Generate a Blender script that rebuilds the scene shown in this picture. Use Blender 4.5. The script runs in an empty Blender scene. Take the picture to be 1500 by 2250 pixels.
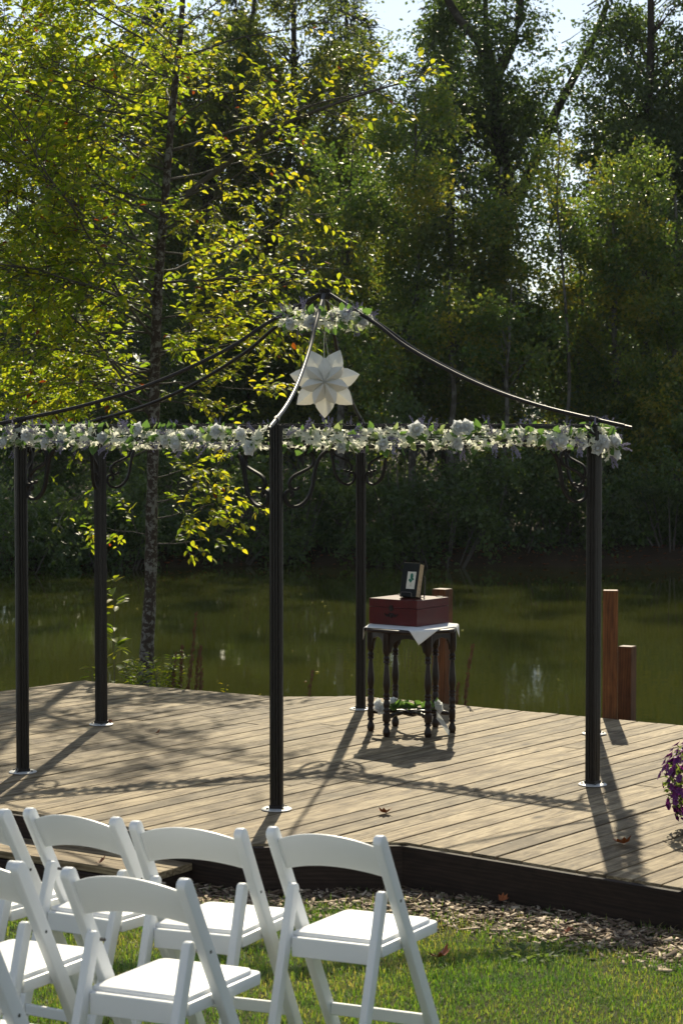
import bpy, bmesh, math, random
import numpy as np
from mathutils import Vector, Matrix

S = bpy.context.scene
COL = S.collection
R_ = math.radians
PI = math.pi

# ------------------------------------------------------------------ camera
EYE = 2.228
cam = bpy.data.cameras.new('camera'); camo = bpy.data.objects.new('camera', cam); COL.objects.link(camo)
camo.location = (0, 0, EYE)
camo.rotation_euler = (PI / 2 - 0.0452, 0, 0)
cam.sensor_fit = 'VERTICAL'; cam.sensor_height = 36.0; cam.lens = 72.84
cam.clip_start = 0.1; cam.clip_end = 2000
cam.dof.use_dof = True; cam.dof.focus_distance = 12.6; cam.dof.aperture_fstop = 8.0
S.camera = camo

# ------------------------------------------------------------------ sky, sun, exposure
SUN_AZ, SUN_EL = R_(4.3), R_(36.0)      # azimuth measured from +Y towards +X
W = bpy.data.worlds.new('World'); S.world = W; W.use_nodes = True
wn = W.node_tree.nodes; wl = W.node_tree.links
bg = wn['Background']; sky = wn.new('ShaderNodeTexSky')
sky.sky_type = 'NISHITA'; sky.sun_disc = False
sky.sun_elevation = SUN_EL; sky.sun_rotation = SUN_AZ
sky.air_density = 1.0; sky.dust_density = 0.1; sky.ozone_density = 1.6
hs = wn.new('ShaderNodeHueSaturation'); hs.inputs['Saturation'].default_value = 0.6
wl.new(sky.outputs[0], hs.inputs['Color']); wl.new(hs.outputs[0], bg.inputs[0]); bg.inputs[1].default_value = 0.095
sl = bpy.data.lights.new('sun', 'SUN'); slo = bpy.data.objects.new('sun', sl); COL.objects.link(slo)
sl.energy = 4.6; sl.angle = R_(0.55); sl.color = (1.0, 0.90, 0.68)
sd = Vector((math.sin(SUN_AZ) * math.cos(SUN_EL), math.cos(SUN_AZ) * math.cos(SUN_EL), math.sin(SUN_EL)))
slo.rotation_euler = (-sd).to_track_quat('-Z', 'Y').to_euler(); slo.location = sd * 60
vs = S.view_settings
vs.view_transform = 'Standard'; vs.look = 'None'; vs.gamma = 1.0; vs.use_curve_mapping = False
vs.exposure = 0.45
cy = S.cycles
cy.use_denoising = True
cy.use_adaptive_sampling = True; cy.adaptive_threshold = 0.02
cy.max_bounces = 7; cy.diffuse_bounces = 3; cy.glossy_bounces = 3; cy.transmission_bounces = 5
cy.transparent_max_bounces = 4; cy.caustics_reflective = False; cy.caustics_refractive = False
cy.sample_clamp_indirect = 4.0

# ------------------------------------------------------------------ materials
def nt(name):
    m = bpy.data.materials.new(name); m.use_nodes = True
    n = m.node_tree.nodes; l = m.node_tree.links
    return m, n, l, n['Principled BSDF']

def ramp(n, stops, interp='LINEAR'):
    r = n.new('ShaderNodeValToRGB'); cr = r.color_ramp; cr.interpolation = interp
    while len(cr.elements) < len(stops): cr.elements.new(0.5)
    for e, (p, c) in zip(cr.elements, stops):
        e.position = p; e.color = (c[0], c[1], c[2], 1)
    return r

def noise(n, l, scale, detail=4, rough=0.6, vec=None, dist=0.0):
    t = n.new('ShaderNodeTexNoise'); t.inputs['Scale'].default_value = scale
    t.inputs['Detail'].default_value = detail; t.inputs['Roughness'].default_value = rough
    t.inputs['Distortion'].default_value = dist
    if vec is not None: l.new(vec, t.inputs['Vector'])
    return t

def bump(n, l, h, strength, dist, b):
    k = n.new('ShaderNodeBump'); k.inputs['Strength'].default_value = strength; k.inputs['Distance'].default_value = dist
    l.new(h, k.inputs['Height']); l.new(k.outputs[0], b.inputs['Normal']); return k

def simple(name, c1, c2, rough=0.5, scale=8.0, metal=0.0, spec=0.5, bs=0.0, bd=0.002, bscale=None, coat=0.0):
    m, n, l, b = nt(name)
    tc = n.new('ShaderNodeTexCoord')
    t = noise(n, l, scale, 5, 0.6, tc.outputs['Object'])
    r = ramp(n, [(0.3, c1), (0.7, c2)]); l.new(t.outputs[0], r.inputs[0]); l.new(r.outputs[0], b.inputs['Base Color'])
    b.inputs['Roughness'].default_value = rough; b.inputs['Metallic'].default_value = metal
    b.inputs['Specular IOR Level'].default_value = spec
    b.inputs['Coat Weight'].default_value = coat
    if bs:
        t2 = noise(n, l, bscale or scale * 6, 4, 0.6, tc.outputs['Object']); bump(n, l, t2.outputs[0], bs, bd, b)
    return m

def leafmat(name, stops, tstops, trans=0.45, rough=0.42, spec=0.5):
    m, n, l, b = nt(name)
    a = n.new('ShaderNodeAttribute'); a.attribute_name = 'tint'
    r = ramp(n, stops); l.new(a.outputs['Fac'], r.inputs[0]); l.new(r.outputs[0], b.inputs['Base Color'])
    b.inputs['Roughness'].default_value = rough; b.inputs['Specular IOR Level'].default_value = spec
    t = n.new('ShaderNodeBsdfTranslucent'); r2 = ramp(n, tstops); l.new(a.outputs['Fac'], r2.inputs[0]); l.new(r2.outputs[0], t.inputs[0])
    mx = n.new('ShaderNodeMixShader'); mx.inputs[0].default_value = trans
    l.new(b.outputs[0], mx.inputs[1]); l.new(t.outputs[0], mx.inputs[2])
    l.new(mx.outputs[0], n['Material Output'].inputs[0])
    return m

def petalmat(name, c, ct, trans=0.35, rough=0.6):
    m, n, l, b = nt(name)
    oi = n.new('ShaderNodeObjectInfo')
    r = ramp(n, [(0.0, tuple(x * 0.82 for x in c)), (1.0, c)]); l.new(oi.outputs['Random'], r.inputs[0])
    l.new(r.outputs[0], b.inputs['Base Color']); b.inputs['Roughness'].default_value = rough
    t = n.new('ShaderNodeBsdfTranslucent'); t.inputs[0].default_value = (*ct, 1)
    mx = n.new('ShaderNodeMixShader'); mx.inputs[0].default_value = trans
    l.new(b.outputs[0], mx.inputs[1]); l.new(t.outputs[0], mx.inputs[2]); l.new(mx.outputs[0], n['Material Output'].inputs[0])
    return m

def woodmat(name, dark, mid, light, grain=60.0, rough=0.75, per_object=True, stretch=0.03, knots=True, spec=0.25):
    """sawn wood, grain along object X"""
    m, n, l, b = nt(name)
    tc = n.new('ShaderNodeTexCoord'); oi = n.new('ShaderNodeObjectInfo')
    off = n.new('ShaderNodeVectorMath'); off.operation = 'MULTIPLY_ADD'
    cx = n.new('ShaderNodeCombineXYZ')
    for i in range(3): l.new(oi.outputs['Random'], cx.inputs[i])
    off.inputs[1].default_value = (37, 53, 29)
    l.new(cx.outputs[0], off.inputs[0]); l.new(tc.outputs['Object'], off.inputs[2])
    mp = n.new('ShaderNodeMapping'); mp.inputs['Scale'].default_value = (stretch, 1, 1); l.new(off.outputs[0], mp.inputs['Vector'])
    g = noise(n, l, grain, 6, 0.65, mp.outputs[0], 0.6)
    mp2 = n.new('ShaderNodeMapping'); mp2.inputs['Scale'].default_value = (0.34, 1, 1); l.new(off.outputs[0], mp2.inputs['Vector'])
    g2 = noise(n, l, 9.0, 5, 0.6, mp2.outputs[0], 2.2)
    wv = n.new('ShaderNodeTexWave'); wv.wave_type = 'RINGS'; wv.rings_direction = 'X' if False else 'Y'
    mp3 = n.new('ShaderNodeMapping'); mp3.inputs['Scale'].default_value = (0.10, 1, 1); l.new(off.outputs[0], mp3.inputs['Vector'])
    wv.inputs['Scale'].default_value = 16; wv.inputs['Distortion'].default_value = 9; wv.inputs['Detail'].default_value = 3
    wv.inputs['Detail Scale'].default_value = 1.3
    l.new(mp3.outputs[0], wv.inputs['Vector'])
    r1 = ramp(n, [(0.33, dark), (0.50, mid), (0.66, light)])
    mix = n.new('ShaderNodeMix'); mix.data_type = 'FLOAT'; mix.inputs[0].default_value = 0.58
    l.new(g.outputs[0], mix.inputs[2]); l.new(g2.outputs[0], mix.inputs[3])
    mixb = n.new('ShaderNodeMix'); mixb.data_type = 'FLOAT'; mixb.inputs[0].default_value = 0.13
    l.new(mix.outputs[0], mixb.inputs[2]); l.new(wv.outputs['Fac'], mixb.inputs[3])
    l.new(mixb.outputs[0], r1.inputs[0])
    col = r1.outputs[0]
    # board to board tone
    hv = n.new('ShaderNodeHueSaturation'); mr = n.new('ShaderNodeMapRange')
    mr.inputs[3].default_value = 0.72; mr.inputs[4].default_value = 1.18
    l.new(oi.outputs['Random'], mr.inputs[0]); l.new(mr.outputs[0], hv.inputs['Value']); l.new(col, hv.inputs['Color'])
    col = hv.outputs[0]
    if knots:
        vo = n.new('ShaderNodeTexVoronoi'); vo.inputs['Scale'].default_value = 3.2
        mp4 = n.new('ShaderNodeMapping'); mp4.inputs['Scale'].default_value = (0.45, 1.0, 0.0); l.new(off.outputs[0], mp4.inputs['Vector'])
        l.new(mp4.outputs[0], vo.inputs['Vector'])
        rk = ramp(n, [(0.04, (1, 1, 1)), (0.10, (0, 0, 0))]); l.new(vo.outputs['Distance'], rk.inputs[0])
        # stains and worn patches with an outline of their own
        st = noise(n, l, 1.7, 5, 0.7, off.outputs[0]); rs = ramp(n, [(0.47, (1, 1, 1)), (0.66, (0.58, 0.54, 0.50))]); l.new(st.outputs[0], rs.inputs[0])
        mm = n.new('ShaderNodeMix'); mm.data_type = 'RGBA'; mm.blend_type = 'MULTIPLY'; mm.inputs[0].default_value = 1.0
        l.new(col, mm.inputs[6]); l.new(rs.outputs[0], mm.inputs[7])
        mk = n.new('ShaderNodeMix'); mk.data_type = 'RGBA'; l.new(rk.outputs[0], mk.inputs[0])
        l.new(mm.outputs[2], mk.inputs[6]); mk.inputs[7].default_value = (dark[0] * 0.5, dark[1] * 0.45, dark[2] * 0.4, 1)
        col = mk.outputs[2]
    l.new(col, b.inputs['Base Color'])
    b.inputs['Roughness'].default_value = rough; b.inputs['Specular IOR Level'].default_value = spec
    bump(n, l, mixb.outputs[0], 0.5, 0.004, b)
    return m

M = {}
M['metal'] = simple('gazebo_metal', (0.016, 0.0135, 0.011), (0.024, 0.020, 0.017), 0.40, 30, 0.0, 0.28, 0.15, 0.0006, 300)
M['scroll_metal'] = simple('scroll_metal', (0.016, 0.0135, 0.011), (0.024, 0.020, 0.017), 0.6, 30, 0.0, 0.16)
M['plate'] = simple('base_plate_metal', (0.50, 0.49, 0.46), (0.66, 0.65, 0.62), 0.45, 40, 0.2)
M['bolt'] = simple('bolt_metal', (0.05, 0.05, 0.05), (0.12, 0.12, 0.12), 0.35, 60, 0.8)
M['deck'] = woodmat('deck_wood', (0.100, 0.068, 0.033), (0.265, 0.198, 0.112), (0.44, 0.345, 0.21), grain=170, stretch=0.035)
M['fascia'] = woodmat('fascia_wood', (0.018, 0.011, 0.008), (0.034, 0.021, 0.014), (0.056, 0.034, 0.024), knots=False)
M['post'] = woodmat('post_wood', (0.070, 0.026, 0.009), (0.145, 0.055, 0.018), (0.22, 0.088, 0.029), grain=30, knots=True, rough=0.6)
M['chair'] = simple('chair_resin', (0.80, 0.81, 0.80), (0.84, 0.85, 0.84), 0.38, 3, 0, 0.5, 0.06, 0.0008, 220)
M['cushion'] = simple('seat_vinyl', (0.84, 0.84, 0.83), (0.88, 0.88, 0.87), 0.45, 3, 0, 0.5, 0.10, 0.001, 160)
M['dark_wood'] = simple('table_wood', (0.010, 0.005, 0.0035), (0.026, 0.012, 0.007), 0.34, 22, 0, 0.3, 0.1, 0.001)
M['cloth'] = simple('linen', (0.74, 0.74, 0.72), (0.82, 0.82, 0.80), 0.85, 20, 0, 0.2, 0.3, 0.0012, 420)
M['box'] = simple('box_red_lacquer', (0.060, 0.005, 0.006), (0.10, 0.009, 0.010), 0.30, 14, 0, 0.32, 0.08, 0.001, 90)
M['iron'] = simple('black_iron', (0.012, 0.011, 0.010), (0.03, 0.027, 0.024), 0.4, 60, 0.6)
M['book'] = simple('book_cover', (0.006, 0.008, 0.007), (0.012, 0.014, 0.012), 0.55, 30, 0, 0.2, 0.15, 0.0008)
M['pages'] = simple('book_pages', (0.42, 0.30, 0.16), (0.62, 0.50, 0.33), 0.8, 60, 0, 0.2)
M['paper'] = simple('paper_label', (0.70, 0.67, 0.55), (0.80, 0.77, 0.66), 0.8, 20, 0, 0.2)
M['green_ink'] = simple('green_ink', (0.01, 0.12, 0.07), (0.02, 0.20, 0.12), 0.7, 60)
M['brown_ink'] = simple('brown_ink', (0.28, 0.19, 0.08), (0.36, 0.25, 0.12), 0.7, 60)
M['string'] = simple('twine', (0.55, 0.52, 0.42), (0.72, 0.69, 0.58), 0.8, 90)
M['wire'] = simple('easel_wire', (0.10, 0.09, 0.08), (0.22, 0.20, 0.18), 0.35, 90, 0.9)
M['star'] = petalmat('star_paper', (0.80, 0.79, 0.73), (0.80, 0.77, 0.64), 0.14, 0.7)
M['rose'] = petalmat('rose_petal', (0.86, 0.87, 0.86), (0.86, 0.87, 0.84), 0.42, 0.6)
M['blossom'] = petalmat('blossom_petal', (0.86, 0.86, 0.76), (0.92, 0.92, 0.78), 0.56, 0.6)
M['lavender'] = petalmat('lavender_bud', (0.34, 0.31, 0.42), (0.32, 0.28, 0.42), 0.2, 0.8)
M['silkleaf'] = petalmat('silk_leaf', (0.055, 0.13, 0.035), (0.20, 0.36, 0.06), 0.42, 0.5)
M['paleleaf'] = petalmat('pale_silk_leaf', (0.22, 0.30, 0.12), (0.45, 0.55, 0.18), 0.45, 0.5)
M['stem'] = simple('garland_stem', (0.03, 0.055, 0.02), (0.06, 0.09, 0.03), 0.7, 60)
M['petunia'] = petalmat('petunia_petal', (0.16, 0.022, 0.17), (0.30, 0.03, 0.28), 0.35, 0.6)
M['petunia_eye'] = simple('petunia_eye', (0.5, 0.16, 0.02), (0.6, 0.25, 0.05), 0.6)
M['pot'] = simple('pot_clay', (0.16, 0.075, 0.045), (0.24, 0.12, 0.07), 0.75, 9, 0, 0.3, 0.2, 0.002)
M['dryleaf'] = simple('dry_leaf', (0.22, 0.055, 0.012), (0.42, 0.13, 0.03), 0.55, 25)
M['ribbon'] = petalmat('satin_ribbon', (0.72, 0.74, 0.72), (0.6, 0.62, 0.58), 0.3, 0.3)
M['twig'] = simple('twig_bark', (0.045, 0.036, 0.028), (0.11, 0.095, 0.078), 0.8, 25)
M['stalk'] = simple('dry_seed_stalk', (0.10, 0.045, 0.02), (0.20, 0.10, 0.045), 0.85, 40)

# bark: dark with pale lichen blotches
def barkmat(name, dark, mid, pale, scale, cover):
    m, n, l, b = nt(name); tc = n.new('ShaderNodeTexCoord')
    t = noise(n, l, scale, 6, 0.65, tc.outputs['Object'], 0.4)
    t2 = noise(n, l, scale * 0.35, 4, 0.6, tc.outputs['Object'])  # unseen sparse tops above the view, added to dapple shade on the pond
    ad = n.new('ShaderNodeMath'); ad.operation = 'MULTIPLY_ADD'; ad.inputs[1].default_value = 0.55
    l.new(t2.outputs[0], ad.inputs[0]); l.new(t.outputs[0], ad.inputs[2])
    r = ramp(n, [(0.0, dark), (cover - 0.06, mid), (cover + 0.02, pale), (1.0, pale)]); l.new(ad.outputs[0], r.inputs[0])
    l.new(r.outputs[0], b.inputs['Base Color']); b.inputs['Roughness'].default_value = 0.9; b.inputs['Specular IOR Level'].default_value = 0.2
    bump(n, l, t.outputs[0], 0.8, 0.02, b)
    return m
M['alder_bark'] = barkmat('alder_bark', (0.035, 0.024, 0.017), (0.055, 0.040, 0.030), (0.19, 0.18, 0.155), 30.0, 0.83)
M['dark_bark'] = barkmat('dark_bark', (0.02, 0.016, 0.012), (0.05, 0.042, 0.034), (0.10, 0.09, 0.075), 5.0, 0.88)
M['pale_bark'] = barkmat('pale_bark', (0.035, 0.028, 0.022), (0.07, 0.06, 0.048), (0.15, 0.14, 0.12), 6.0, 0.80)

M['leaf_near'] = leafmat('alder_leaf',
    [(0.0, (0.030, 0.060, 0.012)), (0.55, (0.085, 0.13, 0.016)), (0.85, (0.20, 0.20, 0.02)), (0.94, (0.28, 0.22, 0.02)), (0.97, (0.16, 0.045, 0.012)), (1.0, (0.14, 0.035, 0.01))],
    [(0.0, (0.16, 0.34, 0.016)), (0.5, (0.48, 0.62, 0.024)), (0.8, (0.80, 0.80, 0.03)), (0.94, (0.90, 0.76, 0.03)), (0.97, (0.40, 0.09, 0.01)), (1.0, (0.3, 0.06, 0.01))], 0.52, 0.5, 0.35)
M['leaf_dark'] = leafmat('dark_green_leaf', [(0, (0.034, 0.060, 0.018)), (1, (0.080, 0.115, 0.034))], [(0, (0.075, 0.14, 0.022)), (1, (0.21, 0.30, 0.040))], 0.46, 0.42, 0.5)
M['leaf_mid'] = leafmat('mid_green_leaf', [(0, (0.042, 0.070, 0.018)), (1, (0.105, 0.130, 0.034))], [(0, (0.11, 0.18, 0.022)), (0.8, (0.30, 0.36, 0.04)), (1, (0.42, 0.38, 0.04))], 0.48, 0.42, 0.5)
M['leaf_olive'] = leafmat('olive_leaf', [(0, (0.044, 0.078, 0.022)), (0.9, (0.105, 0.135, 0.036)), (1, (0.18, 0.15, 0.03))], [(0, (0.14, 0.26, 0.03)), (0.7, (0.36, 0.46, 0.045)), (1, (0.62, 0.54, 0.04))], 0.54, 0.36, 0.55)
M['needle'] = leafmat('conifer_needle', [(0, (0.028, 0.050, 0.040)), (1, (0.062, 0.090, 0.070))], [(0, (0.02, 0.05, 0.03)), (1, (0.05, 0.09, 0.05))], 0.2, 0.5, 0.4)  # bluish cast of distant haze is mixed into the needle green
M['petunia_leaf'] = leafmat('petunia_leaf', [(0, (0.04, 0.08, 0.02)), (1, (0.09, 0.14, 0.035))], [(0, (0.2, 0.32, 0.04)), (1, (0.4, 0.5, 0.08))], 0.45, 0.65, 0.3)

def grassmat():
    m, n, l, b = nt('grass_blade')
    a = n.new('ShaderNodeAttribute'); a.attribute_name = 'tint'
    tc = n.new('ShaderNodeTexCoord'); t0 = noise(n, l, 1.6, 5, 0.62, tc.outputs['Object'])
    t = n.new('ShaderNodeMapRange'); t.inputs[1].default_value = 0.34; t.inputs[2].default_value = 0.66; t.inputs[3].default_value = 0.24; t.inputs[4].default_value = 0.62; l.new(t0.outputs[0], t.inputs[0])
    ad = n.new('ShaderNodeMath'); ad.operation = 'MULTIPLY_ADD'; ad.inputs[1].default_value = 0.45
    l.new(a.outputs['Fac'], ad.inputs[0]); l.new(t.outputs[0], ad.inputs[2])
    st = [(0.42, (0.050, 0.120, 0.015)), (0.64, (0.105, 0.19, 0.025)), (0.82, (0.19, 0.22, 0.045)), (0.97, (0.30, 0.25, 0.10))]
    r = ramp(n, st); l.new(ad.outputs[0], r.inputs[0]); l.new(r.outputs[0], b.inputs['Base Color'])
    b.inputs['Roughness'].default_value = 0.42; b.inputs['Specular IOR Level'].default_value = 0.5
    tr = n.new('ShaderNodeBsdfTranslucent')
    r2 = ramp(n, [(p, (c[0] * 2.6, c[1] * 2.6, c[2] * 1.2)) for p, c in st]); l.new(ad.outputs[0], r2.inputs[0]); l.new(r2.outputs[0], tr.inputs[0])
    mx = n.new('ShaderNodeMixShader'); mx.inputs[0].default_value = 0.38
    l.new(b.outputs[0], mx.inputs[1]); l.new(tr.outputs[0], mx.inputs[2]); l.new(mx.outputs[0], n['Material Output'].inputs[0])
    return m
M['grass'] = grassmat()

def chipmat():
    m, n, l, b = nt('wood_chip')
    a = n.new('ShaderNodeAttribute'); a.attribute_name = 'tint'
    r = ramp(n, [(0, (0.06, 0.034, 0.018)), (0.35, (0.17, 0.11, 0.065)), (0.7, (0.38, 0.28, 0.18)), (1, (0.64, 0.52, 0.37))]); l.new(a.outputs['Fac'], r.inputs[0])
    l.new(r.outputs[0], b.inputs['Base Color']); b.inputs['Roughness'].default_value = 0.8
    return m
M['chip'] = chipmat()

def groundmat():
    m, n, l, b = nt('soil_ground'); tc = n.new('ShaderNodeTexCoord')
    t = noise(n, l, 3.0, 8, 0.7, tc.outputs['Object']); t2 = noise(n, l, 60.0, 5, 0.7, tc.outputs['Object'])
    r = ramp(n, [(0.3, (0.035, 0.024, 0.014)), (0.55, (0.065, 0.042, 0.024)), (0.75, (0.085, 0.075, 0.035))]); l.new(t.outputs[0], r.inputs[0])
    mm = n.new('ShaderNodeMix'); mm.data_type = 'RGBA'; mm.blend_type = 'MULTIPLY'; mm.inputs[0].default_value = 0.6
    l.new(r.outputs[0], mm.inputs[6]); l.new(t2.outputs[0], mm.inputs[7]); sp = n.new('ShaderNodeSeparateXYZ'); l.new(tc.outputs['Object'], sp.inputs[0])
    ya = n.new('ShaderNodeMath'); ya.operation = 'MULTIPLY_ADD'; ya.inputs[1].default_value = 1.2; l.new(t.outputs[0], ya.inputs[0]); l.new(sp.outputs['Y'], ya.inputs[2])
    lt = n.new('ShaderNodeMath'); lt.operation = 'LESS_THAN'; lt.inputs[1].default_value = 9.35; l.new(ya.outputs[0], lt.inputs[0])
    th = ramp(n, [(0.3, (0.030, 0.045, 0.012)), (0.7, (0.085, 0.075, 0.030))]); l.new(t2.outputs[0], th.inputs[0])
    mg = n.new('ShaderNodeMix'); mg.data_type = 'RGBA'; l.new(lt.outputs[0], mg.inputs[0]); l.new(mm.outputs[2], mg.inputs[6]); l.new(th.outputs[0], mg.inputs[7])
    l.new(mg.outputs[2], b.inputs['Base Color'])
    b.inputs['Roughness'].default_value = 0.95; b.inputs['Specular IOR Level'].default_value = 0.15
    bump(n, l, t2.outputs[0], 0.6, 0.03, b)
    return m
M['ground'] = groundmat()

def watermat():
    m, n, l, b = nt('pond_water'); tc = n.new('ShaderNodeTexCoord')
    t0 = noise(n, l, 0.22, 3, 0.5, tc.outputs['Object'])
    r = ramp(n, [(0.35, (0.040, 0.046, 0.009)), (0.7, (0.060, 0.064, 0.014))]); l.new(t0.outputs[0], r.inputs[0])
    l.new(r.outputs[0], b.inputs['Base Color'])
    b.inputs['Roughness'].default_value = 0.035; b.inputs['IOR'].default_value = 1.33; b.inputs['Specular IOR Level'].default_value = 0.5
    mp = n.new('ShaderNodeMapping'); mp.inputs['Scale'].default_value = (1.0, 1.0, 1.0); l.new(tc.outputs['Object'], mp.inputs['Vector'])
    t = noise(n, l, 3.2, 3, 0.55, mp.outputs[0]); t1 = noise(n, l, 0.6, 2, 0.5, tc.outputs['Object'])
    ad = n.new('ShaderNodeMath'); ad.operation = 'MULTIPLY_ADD'; ad.inputs[1].default_value = 0.8
    l.new(t1.outputs[0], ad.inputs[0]); l.new(t.outputs[0], ad.inputs[2])
    bump(n, l, ad.outputs[0], 0.055, 0.02, b)
    return m
M['water'] = watermat()

# ------------------------------------------------------------------ mesh helpers
def tag(o, label=None, cat=None, group=None, kind=None):
    if label: o['label'] = label
    if cat: o['category'] = cat
    if group: o['group'] = group
    if kind: o['kind'] = kind
    return o

def link(o, parent=None):
    COL.objects.link(o)
    if parent is not None: o.parent = parent
    return o

def empty(name, loc, rz=0.0, label=None, cat=None, group=None):
    o = bpy.data.objects.new(name, None); o.location = loc; o.rotation_euler = (0, 0, rz); o.empty_display_size = 0.1
    link(o); tag(o, label, cat, group); return o

class MB:
    def __init__(s): s.v = []; s.f = []
    def box(s, cx, cy, cz, sx, sy, sz, mat=None):
        b = len(s.v); h = (sx / 2, sy / 2, sz / 2)
        for z in (-1, 1):
            for y in (-1, 1):
                for x in (-1, 1):
                    p = Vector((x * h[0], y * h[1], z * h[2]))
                    if mat is not None: p = mat @ p
                    s.v.append((p.x + cx, p.y + cy, p.z + cz))
        for q in ((0, 2, 3, 1), (4, 5, 7, 6), (0, 1, 5, 4), (2, 6, 7, 3), (0, 4, 6, 2), (1, 3, 7, 5)): s.f.append(tuple(b + i for i in q))
        return s
    def tube(s, pts, rad, n=6, sx=1.0, cap=True, up=(0, 0, 1)):
        pts = [Vector(p) for p in pts]; k = len(pts)
        if not hasattr(rad, '__len__'): rad = [rad] * k
        b = len(s.v)
        for i, p in enumerate(pts):
            t = (pts[min(i + 1, k - 1)] - pts[max(i - 1, 0)])
            if t.length < 1e-9: t = Vector((0, 0, 1))
            t.normalize()
            u = Vector(up)
            if abs(t.dot(u)) > 0.95: u = Vector((1, 0, 0)) if abs(t.x) < 0.9 else Vector((0, 1, 0))
            a = t.cross(u).normalized(); c = a.cross(t).normalized()
            for j in range(n):
                an = 2 * PI * j / n
                q = p + a * (math.cos(an) * rad[i] * sx) + c * (math.sin(an) * rad[i]); s.v.append(tuple(q))
        for i in range(k - 1):
            for j in range(n):
                j2 = (j + 1) % n
                s.f.append((b + i * n + j, b + i * n + j2, b + (i + 1) * n + j2, b + (i + 1) * n + j))
        if cap:
            s.f.append(tuple(b + j for j in reversed(range(n)))); s.f.append(tuple(b + (k - 1) * n + j for j in range(n)))
        return s
    def lathe(s, prof, n=12, ox=0, oy=0, oz=0):
        b = len(s.v); k = len(prof)
        for r, z in prof:
            for j in range(n):
                a = 2 * PI * j / n; s.v.append((ox + r * math.cos(a), oy + r * math.sin(a), oz + z))
        for i in range(k - 1):
            for j in range(n):
                j2 = (j + 1) % n; s.f.append((b + i * n + j, b + i * n + j2, b + (i + 1) * n + j2, b + (i + 1) * n + j))
        s.f.append(tuple(b + j for j in reversed(range(n)))); s.f.append(tuple(b + (k - 1) * n + j for j in range(n)))
        return s
    def prism(s, poly, z0, z1, axis='z'):
        b = len(s.v); n = len(poly)
        def mk(p, h):
            if axis == 'z': return (p[0], p[1], h)
            if axis == 'x': return (h, p[0], p[1])
            return (p[0], h, p[1])
        for h in (z0, z1):
            for p in poly: s.v.append(mk(p, h))
        s.f.append(tuple(b + i for i in reversed(range(n)))); s.f.append(tuple(b + n + i for i in range(n)))
        for i in range(n):
            j = (i + 1) % n; s.f.append((b + i, b + j, b + n + j, b + n + i))
        return s
    def grid(s, fn, nu, nv):
        b = len(s.v)
        for i in range(nu + 1):
            for j in range(nv + 1): s.v.append(tuple(fn(i / nu, j / nv)))
        for i in range(nu):
            for j in range(nv):
                q = b + i * (nv + 1) + j; s.f.append((q, q + nv + 1, q + nv + 2, q + 1))
        return s
    def mesh(s, name, mat=None, smooth=False, bev=0.0, seg=2, fix=True, angle=0.7):
        me = bpy.data.meshes.new(name); me.from_pydata(s.v, [], s.f)
        if fix or bev:
            bm = bmesh.new(); bm.from_mesh(me)
            if fix: bmesh.ops.recalc_face_normals(bm, faces=bm.faces)
            if bev:
                ed = [e for e in bm.edges if len(e.link_faces) == 2 and e.calc_face_angle(0) > 0.45]
                bmesh.ops.bevel(bm, geom=ed, offset=bev, segments=seg, affect='EDGES', profile=0.5, clamp_overlap=True)
            bm.to_mesh(me); bm.free()
        if smooth:
            me.polygons.foreach_set('use_smooth', [True] * len(me.polygons))
            if smooth == 'auto':
                me.set_sharp_from_angle(angle=angle)
        if mat: me.materials.append(M[mat])
        me.update(); return me
    def build(s, name, mat, parent=None, smooth=False, bev=0.0, seg=2, fix=True, loc=None, angle=0.7):
        o = bpy.data.objects.new(name, s.mesh(name, mat, smooth, bev, seg, fix, angle)); link(o, parent)
        if loc is not None: o.location = loc
        return o

def put(name, me, parent, loc=(0, 0, 0), rot=None, scale=1.0):
    o = bpy.data.objects.new(name, me); link(o, parent); o.location = loc
    if rot is not None:
        if isinstance(rot, Matrix): o.rotation_euler = rot.to_euler()
        else: o.rotation_euler = rot
    o.scale = (scale,) * 3 if not hasattr(scale, '__len__') else scale
    return o

def copy_tree(o, parent=None):
    c = o.copy(); COL.objects.link(c); c.parent = parent
    for ch in list(o.children): copy_tree(ch, c)
    return c

def np_mesh(name, verts, faces, mat, tint=None, smooth=False):
    """verts (n,3), faces (m,k) of one size"""
    me = bpy.data.meshes.new(name); n = len(verts); m, k = faces.shape
    me.vertices.add(n); me.vertices.foreach_set('co', np.ascontiguousarray(verts, dtype=np.float32).ravel())
    me.loops.add(m * k); me.loops.foreach_set('vertex_index', np.ascontiguousarray(faces, dtype=np.int32).ravel())
    me.polygons.add(m); me.polygons.foreach_set('loop_start', np.arange(0, m * k, k, dtype=np.int32))
    if smooth: me.polygons.foreach_set('use_smooth', np.ones(m, dtype=bool))
    me.update(calc_edges=True)
    if tint is not None:
        a = me.attributes.new('tint', 'FLOAT', 'POINT'); a.data.foreach_set('value', np.ascontiguousarray(tint, dtype=np.float32))
    me.materials.append(M[mat]); return me

def unit(a): return a / np.maximum(np.linalg.norm(a, axis=-1, keepdims=True), 1e-9)

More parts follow.
